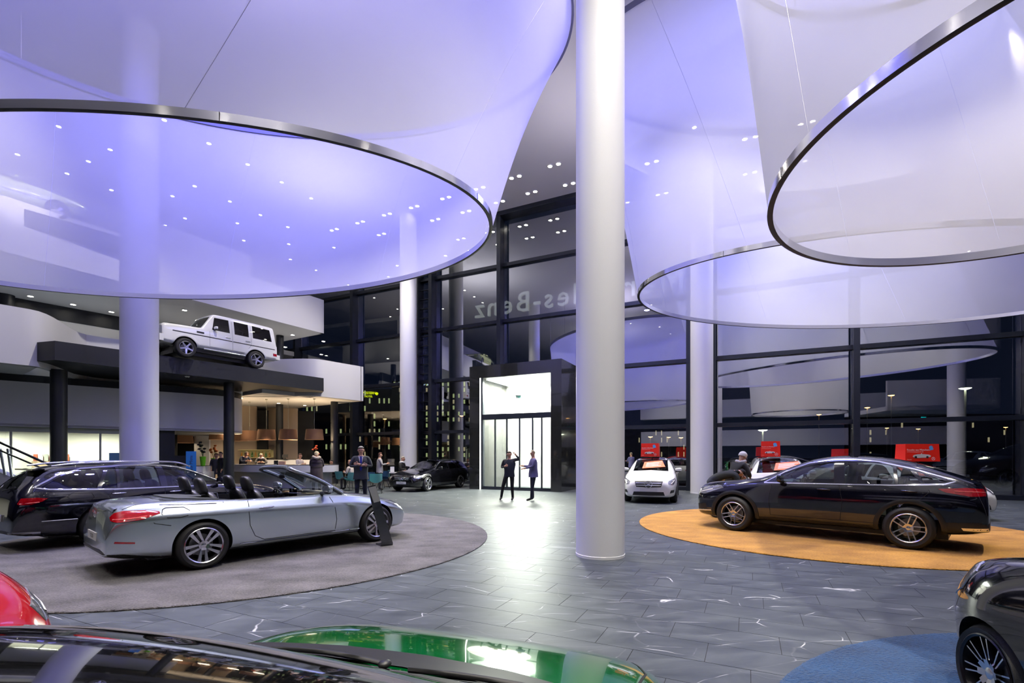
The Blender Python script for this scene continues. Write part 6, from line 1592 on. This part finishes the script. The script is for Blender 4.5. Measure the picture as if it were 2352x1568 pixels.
# woman in brown quilted parka
t = person('blond person in long brown quilted parka with pale fur collar at the bar counter', fl(727, 19.8), face_cam(727)-.15, pose(elL=(.24, .10, 1.15), haL=(.18, .32, 1.12), elR=(-.24, .08, 1.15), haR=(-.16, .32, 1.12)), (.05, .035, .04), BLK, (.62, .50, .30), s=1.04, coat=((.045, .032, .035), .50, .23, .26, .20), longhair=True)
b = bmesh.new(); tube(b, [(.13*math.cos(a*PI/7), .11*math.sin(a*PI/7)-.02, 1.53+.03*math.sin(a)-.03*(1 if math.sin(a*PI/7) > 0 else 0)) for a in range(14)], .055, 8, closed=True); bm_obj('fur_collar', b, mat('fur', (.55, .45, .36), .95, bump=.9, bscale=60), t, 80)
for z in (1.32, 1.14, .98, .82, .66):
    b = bmesh.new(); w_ = .24+.03*(1.3-z); tube(b, [((w_)*math.cos(a*PI/10), (.15+.05*(1.35-z))*math.sin(a*PI/10), z) for a in range(20)], .008, 4, closed=True); bm_obj('quilt_seam', b, M_gap, t)
# staff and guests
SIT = dict(pelvis=(0, 0, .50), belly=(0, .02, .66), chest=(0, .04, .86), neck=(0, .06, 1.04), head=(0, .10, 1.19), shL=(.18, .05, .98), shR=(-.18, .05, .98), elL=(.22, .10, .74), elR=(-.22, .10, .74), haL=(.10, .32, .78), haR=(-.10, .32, .78),
           hiL=(.09, .04, .50), knL=(.12, .44, .50), anL=(.12, .42, .09), hiR=(-.09, .04, .50), knR=(-.12, .44, .50), anR=(-.12, .42, .09))
LEAN = pose(chest=(0, .14, 1.24), belly=(0, .05, 1.07), neck=(0, .26, 1.38), head=(0, .34, 1.50), shL=(.18, .2, 1.33), shR=(-.18, .2, 1.33), elL=(.26, .36, 1.14), elR=(-.26, .36, 1.14), haL=(.10, .52, 1.17), haR=(-.10, .52, 1.17))
def up(P, dz): return {k: (v[0], v[1], v[2]+dz) if k != 'face' else v for k, v in P.items()}
person('person in dark navy suit leaning on the bar counter, seen from the side', fl(556, 25.8), -PI/2-.5, LEAN, (.012, .018, .04), BLK, (.10, .07, .05), s=1.12)
person('person in dark jacket and white collar leaning on the counter beside the navy suit', fl(601, 26.3), PI+.4, LEAN, (.03, .03, .04), BLK, (.16, .12, .09), s=1.06, scarf=(.7, .6, .6))
person('long-haired person in pale top sitting behind the bar counter', fl(686, 25.6), -PI/2-.3, up(dict(SIT), .28), (.6, .55, .55), BLK, (.10, .04, .03), s=1.08, longhair=True)
person('bearded person in black jacket standing left of the round bar column', fl(508, 22.8), PI/2+.9, pose(), (.012, .012, .014), (.02, .02, .03), (.02, .015, .012), s=1.04, coat=((.012, .012, .014), .85, .19, .21, .15))
person('person in dark grey coat standing beside the bearded one left of the bar', fl(497, 23.4), PI+.6, pose(), (.06, .06, .065), (.04, .03, .02), (.05, .04, .03), s=1.0, coat=((.06, .06, .065), .70, .19, .21, .15), longhair=True)
person('person in grey knit jacket standing in the lounge behind the suited man', fl(872, 22.5), -PI/2+.3, pose(elL=(.22, .10, 1.15), haL=(.12, .34, 1.20)), (.32, .30, .31), (.03, .03, .04), (.09, .03, .02), s=1.02, coat=((.32, .30, .31), .80, .18, .2, .15), longhair=True)
person('person in beige coat sitting in a teal chair left of the suited man', fl(808, 22.3), PI/2-.3, SIT, (.55, .47, .42), (.03, .03, .04), (.35, .2, .12), s=1.08, longhair=True)
person('dark-haired person sitting low behind the end of the bar counter', fl(764, 25.8), PI-.3, SIT, (.03, .03, .03), BLK, (.03, .025, .02), s=1.05)
person('grey-haired person in black jacket sitting at a table by the white column', fl(921, 24.9), -PI/2-.2, SIT, (.012, .012, .014), (.03, .03, .05), (.35, .30, .26), s=1.2, scarf=(.6, .6, .6))
person('seated person in dark red top behind the beige coat in the lounge', fl(802, 24.2), -PI/2, SIT, (.03, .02, .03), BLK, (.25, .05, .03), s=1.05, longhair=True)
# bending visitors by the coupe
BEND = dict(pelvis=(0, -.30, .92), belly=(0, -.14, 1.02), chest=(0, .10, 1.08), neck=(0, .22, 1.12), head=(0, .36, 1.10), face=(0, .55, -.8), shL=(.18, .22, 1.06), shR=(-.18, .22, 1.06), elL=(.24, .30, .82), elR=(-.24, .30, .82), haL=(.12, .45, .74), haR=(-.12, .45, .74),
            hiL=(.10, -.30, .88), knL=(.11, -.22, .48), anL=(.12, -.30, .08), hiR=(-.10, -.30, .88), knR=(-.11, -.22, .48), anR=(-.12, -.30, .08))
person('dark-haired person in black leather jacket bending far over the coupe bonnet', fl(1664, 12.45), -PI/2-.25, BEND, (.02, .022, .02), (.02, .02, .03), (.012, .009, .008), s=1.06, fat=1.1, scarf=(.02, .022, .02))
person('person in white knitted hat, grey scarf and black leather coat stooping by the coupe', fl(1684, 13.0), -PI/2+.35, pose(chest=(0, .12, 1.18), belly=(0, .04, 1.02), neck=(0, .24, 1.33), head=(0, .30, 1.46), face=(0, .8, -.5), shL=(.20, .16, 1.25), shR=(-.20, .16, 1.25), elL=(.32, .2, 1.0), elR=(-.32, .2, 1.0), haL=(.14, .40, .95), haR=(-.14, .4, .95)), (.012, .012, .012), BLK, (.7, .7, .7), s=1.08, fat=1.1, hat=(.72, .70, .68), scarf=(.45, .42, .42), coat=((.012, .012, .012), .7, .2, .23, .17))

# ------------------------------------------------------------------ bar and lounge furniture
M_ctr = mat('white_counter', (.70, .70, .72), .4); M_top = mat('dark_counter_top', (.02, .02, .022), .25)
def curve_band(pts, th, z0, z1, m, nm, parent, closed=False):
    P = [Vector(p) for p in pts]; b = bmesh.new(); n = len(P); cols = []
    for i in range(n):
        t_ = (P[min(i+1, n-1)]-P[max(i-1, 0)]).normalized(); s_ = Vector((-t_.y, t_.x, 0))*th
        cols.append([b.verts.new(p) for p in ((P[i].x, P[i].y, z0), (P[i].x, P[i].y, z1), (P[i].x+s_.x, P[i].y+s_.y, z1), (P[i].x+s_.x, P[i].y+s_.y, z0))])
    for A, B in zip(cols[:-1], cols[1:]):
        for k in range(4): b.faces.new((A[k], A[(k+1) % 4], B[(k+1) % 4], B[k]))
    b.faces.new(cols[0]); b.faces.new(cols[-1]); bmesh.ops.recalc_face_normals(b, faces=b.faces); return bm_obj(nm, b, m, parent, 30)
t = thing('bar_counter', 'long curved white bar counter with dark top', 'counter', (0, 0, 0))
cp = smoothpoly([fl(516, 25.3), fl(545, 24.0), fl(620, 23.3), fl(700, 23.2), fl(760, 23.6), fl(778, 24.4), fl(770, 25.4)], n=6)
curve_band(cp, .75, .80, 1.13, M_ctr, 'rim_band', t); curve_band(cp, .80, 1.131, 1.16, M_top, 'counter_top', t)
cp2 = smoothpoly([fl(524, 25.6), fl(560, 24.5), fl(640, 23.9), fl(710, 23.9), fl(752, 24.2), fl(763, 24.8)], n=6); curve_band(cp2, .3, 0, .80, M_ctr, 'counter_front', t)
t = thing('reception_desk', 'low white reception desk behind the estate roof', 'counter', (0, 0, 0))
cp = smoothpoly([fl(398, 21.8), fl(420, 21.4), fl(460, 21.7), fl(484, 23.0)], n=5); curve_band(cp, .6, .85, 1.12, M_ctr, 'rim_band', t); curve_band(cp, .55, 1.121, 1.14, M_top, 'counter_top', t); curve_band([p+Vector((0, .3, 0)) for p in cp], .3, 0, .85, M_ctr, 'counter_front', t)
t = thing('back_counter', 'white back counter behind the bar staff', 'counter', (0, 0, 0)); cp = [Vector(fl(x, 28.3)) for x in (590, 640, 700, 735)]; curve_band(cp, .5, .9, 1.35, M_ctr, 'counter_body', t); curve_band(cp, .5, 1.351, 1.38, M_top, 'counter_top', t)
# pendant shades
M_shade = mat('brown_lampshade', (.13, .065, .035), .8, emit=(.25, .11, .05), es=.10); M_diff = mat('shade_diffuser', (1, .9, .7), .5, emit=(1, .78, .5), es=3)
first = None
for i, (px, py, d, lab) in enumerate(((722, 985, 26, 'rightmost of the brown drum lampshades over the bar'), (662, 985, 26, 'brown drum lampshade over the bar, second from the coffee lounge'), (612, 985, 26.2, 'brown drum lampshade over the bar between the two leaning staff and the middle column'), (573, 987, 27.5, 'brown drum lampshade over the staff leaning on the bar'),
                                      (548, 988, 28.5, 'brown drum lampshade right of the round bar column'), (503, 988, 26, 'brown drum lampshade left of the round bar column'), (422, 992, 27, 'brown drum lampshade under the white bulkhead above the desk'))):
    p = at(px, 1045, d)
    if first is None:
        first = t = thing('pendant_lamp', lab, 'pendant lamp', (p.x, p.y, 2.45), 0, 'brown pendant lamps over the bar')
        b = bmesh.new(); lathe(b, [(.48, 0), (.42, .56), (.41, .56), (.47, 0)], 32, closed=True); bm_obj('lamp_shade', b, M_shade, t, 40)
        b = bmesh.new(); lathe(b, [(.001, .03), (.46, .03)], 24); bm_obj('diffuser', b, M_diff, t)
        b = bmesh.new(); tube(b, [(0, 0, .5), (0, 0, 2.2)], .008, 6); lathe(b, [(.06, 2.2), (.06, 2.16), (.001, 2.15)], 12); bm_obj('cord', b, M_gfr, t)
    else:
        t = dup(first, (p.x, p.y, 2.45 if i < 6 else 2.30), None, lab)
        if i == 6:
            for c in t.children:
                if c.name.startswith('cord'): c.scale = (1, 1, .21)
# blue banners
for px, d, z0, z1, w_, lab in ((270, 20.6, 0, 1.72, .56, 'blue roll-up banner beside the white column'), (439, 20.2, 0, 1.78, .36, 'narrow blue banner with vertical lettering standing at the reception desk')):
    p = fl(px, d); t = thing('roll_up_banner', lab, 'banner', p, face_cam(px))
    b = bmesh.new(); box(b, -w_/2, w_/2, -.012, .012, .05, z1); bm_obj('banner_sheet', b, mat('banner_blue', (.01, .14, .50), .5), t)
    b = bmesh.new(); box(b, -w_/2, w_/2, -.12, .12, 0, .06); bevel_all(b, .015); bm_obj('banner_foot', b, M_alloy, t)
    me = text_mesh('zur Miete', .16); me.materials.append(M_ink); o = new_obj('lettering', me, t); o.rotation_euler = (PI/2, -PI/2, 0) if w_ < .5 else (PI/2, 0, 0); o.location = (.05, -.016, 1.3); o.scale = (1, 1, 1) if w_ < .5 else (.55, .55, .55)
# monitors, plant pots
def monitor(px, d, z, lab, w=.5):
    t = thing('monitor', lab, 'monitor', fl(px, d, z), face_cam(px)+.1); b = bmesh.new(); box(b, -w/2, w/2, -.02, .02, .1, .1+w*.6); bevel_all(b, .008, 1); bm_obj('screen_case', b, M_blkplas, t)
    b = bmesh.new(); box(b, -.03, .03, 0, .03, 0, .2); box(b, -.12, .12, -.08, .08, 0, .015); bm_obj('stand', b, M_alloyd, t)
monitor(408, 21.6, 1.14, 'black desk monitor on the reception desk left of the narrow banner', .6); monitor(168, 19.0, 1.0, 'black monitor in the office window right of the black column'); monitor(254, 18.9, 1.0, 'black monitor at the dark wall beside the blue banner')
monitor(655, 28.2, 1.38, 'small lit till screen on the back counter', .3)
def flowerpot(px, d, z, lab, pot, leaf, h=.42, s=1.0):
    t = thing('potted_plant', lab, 'plant', fl(px, d, z), 0); b = bmesh.new(); lathe(b, [(.001, 0), (.085*s, 0), (.13*s, h), (.12*s, h), (.11*s, h-.04), (.001, h-.04)], 20); bm_obj('pot', b, pot, t, 40)
    rnd = random.Random(px)
    for k in range(9):
        a = rnd.uniform(0, 2*PI); hh = rnd.uniform(.2, .65)*s; q = Vector((math.cos(a)*.22*s*rnd.random(), math.sin(a)*.22*s*rnd.random(), h+hh))
        b = bmesh.new(); tube(b, [(0, 0, h-.05), (q.x*.4, q.y*.4, h+hh*.5), q], .006, 4); bm_obj('stem', b, mat('stem_green', (.05, .12, .03), .6), t)
        b = bmesh.new(); ell(b, q, (.07*s, .07*s, .045*s), 8, 6); 
        for v in b.verts: v.co += Vector((rnd.uniform(-.012, .012),)*3)
        bm_obj('blossom', b, leaf, t)
M_pot = mat('lime_pot', (.18, .62, .02), .35)
flowerpot(466, 21.9, 1.14, 'lime green pot with a dark orchid on the reception desk', M_pot, mat('dark_blossom', (.02, .025, .02), .6)); flowerpot(491, 24.6, 1.05, 'second lime green pot with orange twigs behind the standing couple', M_pot, mat('orange_blossom', (.55, .14, .03), .6))
flowerpot(725, 25.5, 1.16, 'vase with red-orange flowers on the bar behind the parka', M_frame, mat('red_blossom', (.75, .10, .02), .6), .3)
# teal shell chairs
M_teal = mat('teal_shell', (.16, .38, .40), .4); M_navy = mat('navy_shell', (.02, .07, .16), .4)
def shell_chair(px, d, rz, lab, m, src=[None]):
    p = fl(px, d)
    t = thing('shell_chair', lab, 'chair', p, rz, 'shell chairs in the coffee lounge')
    b = bmesh.new(); rows = []
    for j in range(9):
        v_ = j/8; row = []
        for i in range(9):
            u_ = (i/8-.5)*2
            if v_ < .5: y = .24-.46*v_*2; z = .44+.05*u_*u_
            else: k = (v_-.5)*2; y = -.22-.10*k; z = .46+.38*k
            curl = abs(u_)**2*.14*(1 if v_ > .35 else .3); row.append(b.verts.new((u_*.27*(1-.12*(1-v_) if v_ < .5 else 1-.1*(v_-.5)), y+curl*(1 if v_ > .35 else 0), z+(.10*abs(u_)**3 if v_ <= .5 else 0))))
        rows.append(row)
    for A, B in zip(rows[:-1], rows[1:]):
        for i in range(8): b.faces.new((A[i], A[i+1], B[i+1], B[i]))
    g = bmesh.ops.solidify(b, geom=b.faces[:], thickness=.018); bmesh.ops.recalc_face_normals(b, faces=b.faces); bm_obj('seat_shell', b, m, t, 60)
    for sx in (-1, 1):
        for sy in (-1, 1): b = bmesh.new(); tube(b, [(sx*.12, sy*.10, .43), (sx*.24, sy*.22, 0)], .011, 6); bm_obj('leg', b, M_alloyd, t, 60)
    return t
for px, d, rz, lab, m_ in ((784, 23.6, -.5, 'teal shell chair at the right end of the bar counter', M_teal), (806, 22.2, .9, 'teal shell chair with the beige-coated sitter', M_teal), (864, 20.6, 0.2, 'teal shell chair with its back to us right of the suited man', M_teal), (846, 22.0, PI, 'dark blue shell chair behind the suited man', M_navy), (886, 25.9, 1.6, 'teal shell chair at the table by the black estate', M_teal), (880, 23.6, 2.4, 'dark blue shell chair near the nose of the black estate', M_navy)):
    shell_chair(px, d, rz, lab, m_)
for px, d, lab in ((836, 23.4, 'round lounge table behind the suited man'), (897, 24.8, 'round lounge table beside the white column')):
    t = thing('lounge_table', lab, 'table', fl(px, d)); b = bmesh.new(); lathe(b, [(.001, .74), (.42, .74), (.42, .71), (.001, .70)], 28); bm_obj('table_top', b, M_ctr, t); b = bmesh.new(); lathe(b, [(.001, .02), (.25, .02), (.25, 0)], 20); tube(b, [(0, 0, 0), (0, 0, .71)], .03, 8); bm_obj('pedestal', b, M_alloyd, t, 50)
# menu boards and small things on the bar
t = thing('menu_stand', 'upright white menu card on the lounge table beside the black estate', 'menu', fl(901, 24.6, .74), face_cam(900)); b = bmesh.new(); box(b, -.10, .10, -.004, .004, 0, .30); bm_obj('card', b, M_white, t); b = bmesh.new(); box(b, -.11, .11, -.03, .03, 0, .012); bm_obj('holder', b, M_alloyd, t)
for px, w_, lab in ((553, .34, 'white sheet lying on the bar in front of the navy suit'), (612, .9, 'long white brochure strip lying on the bar between the staff'), (684, .22, 'small white napkin holder on the bar by the pale top')):
    o = bmesh.new(); box(o, -w_/2, w_/2, -.12, .12, 0, .012); q = bm_obj('paper_stack', o, M_white, None); q.location = fl(px, 23.75, 1.16); tag(q, lab, 'papers')
o = bmesh.new(); box(o, -.16, .16, -.05, .05, 0, .16); q = bm_obj('leaflet_holder', o, mat('leaflet', (.75, .45, .3), .5), None); q.location = fl(648, 23.8, 1.16); tag(q, 'leaflet holder with orange and white cards on the bar', 'leaflet holder')
o = bmesh.new(); box(o, -.10, .10, -.02, .02, 0, .20); q = bm_obj('menu_card', o, M_blkplas, None); q.location = fl(634, 23.9, 1.16); tag(q, 'dark upright menu card on the bar beside the leaflet holder', 'menu')
t = thing('liquor_shelf', 'lit shelf of bottles on the wall behind the two leaning staff', 'shelf', fl(585, 29.3, 1.5), 0)
b = bmesh.new(); box(b, -1.0, 1.0, 0, .3, -.04, 0); box(b, -1.0, 1.0, 0, .3, .42, .46); box(b, -1.0, 1.0, .28, .3, 0, .42); bm_obj('shelf_board', b, mat('shelf_lit', (.5, .42, .2), .5, emit=(.9, .8, .35), es=.04), t)
for i in range(9):
    o = bmesh.new(); lathe(o, [(.001, 0), (.05, 0), (.05, .2), (.018, .26), (.018, .34), (.001, .34)], 10); q = bm_obj('bottle', o, [mat('amber_glass', (.35, .16, .02), .1), mat('green_glass', (.03, .15, .04), .1)][i % 2], None, 50)
    p = fl(585, 29.3); q.location = (p[0]-.85+.21*i, p[1]+.12, 1.502); tag(q, 'small bottle standing on the lit shelf behind the bar', 'bottle', 'bottles on the lit bar shelf')
# jacket on office chair, office clutter
t = thing('office_cabinet', 'wooden shelf with red folders seen through the office glass', 'cabinet', OM @ Vector((1.0, 3.6, 0)), math.atan2(u.y, u.x)); b = bmesh.new(); box(b, -.6, .9, 0, .35, 0, 1.35); bm_obj('cabinet_body', b, mat('wood_cabinet', (.45, .33, .2), .5), t)
for k in range(8): b = bmesh.new(); box(b, -.55+.17*k, -.42+.17*k, -.02, .25, 1.36, 1.66); bm_obj('folder', b, [mat('folder_a', (.4, .1, .05), .6), M_white, M_gfr][k % 3], t)
t = thing('armoured_chair', 'grey puffy office chair backrest seen through the right office window', 'chair', OM @ Vector((2.9, 1.0, 0)), math.atan2(u.y, u.x))
b = bmesh.new()
for k in range(4): ell(b, (0, 0, .65+.20*k), (.34-.03*k, .16, .13), 16, 10)
bm_obj('backrest', b, mat('grey_cushion', (.16, .17, .15), .6), t, 80); b = bmesh.new(); tube(b, [(-.34, 0, 1.42), (-.2, 0, 1.38), (.2, 0, 1.38), (.34, 0, 1.42)], .02, 6); bm_obj('crossbar', b, M_alloyd, t); b = bmesh.new(); tube(b, [(0, 0, 0), (0, 0, .6)], .04, 8); box(b, -.3, .3, -.3, .3, .42, .5); bm_obj('seat_base', b, M_alloyd, t)
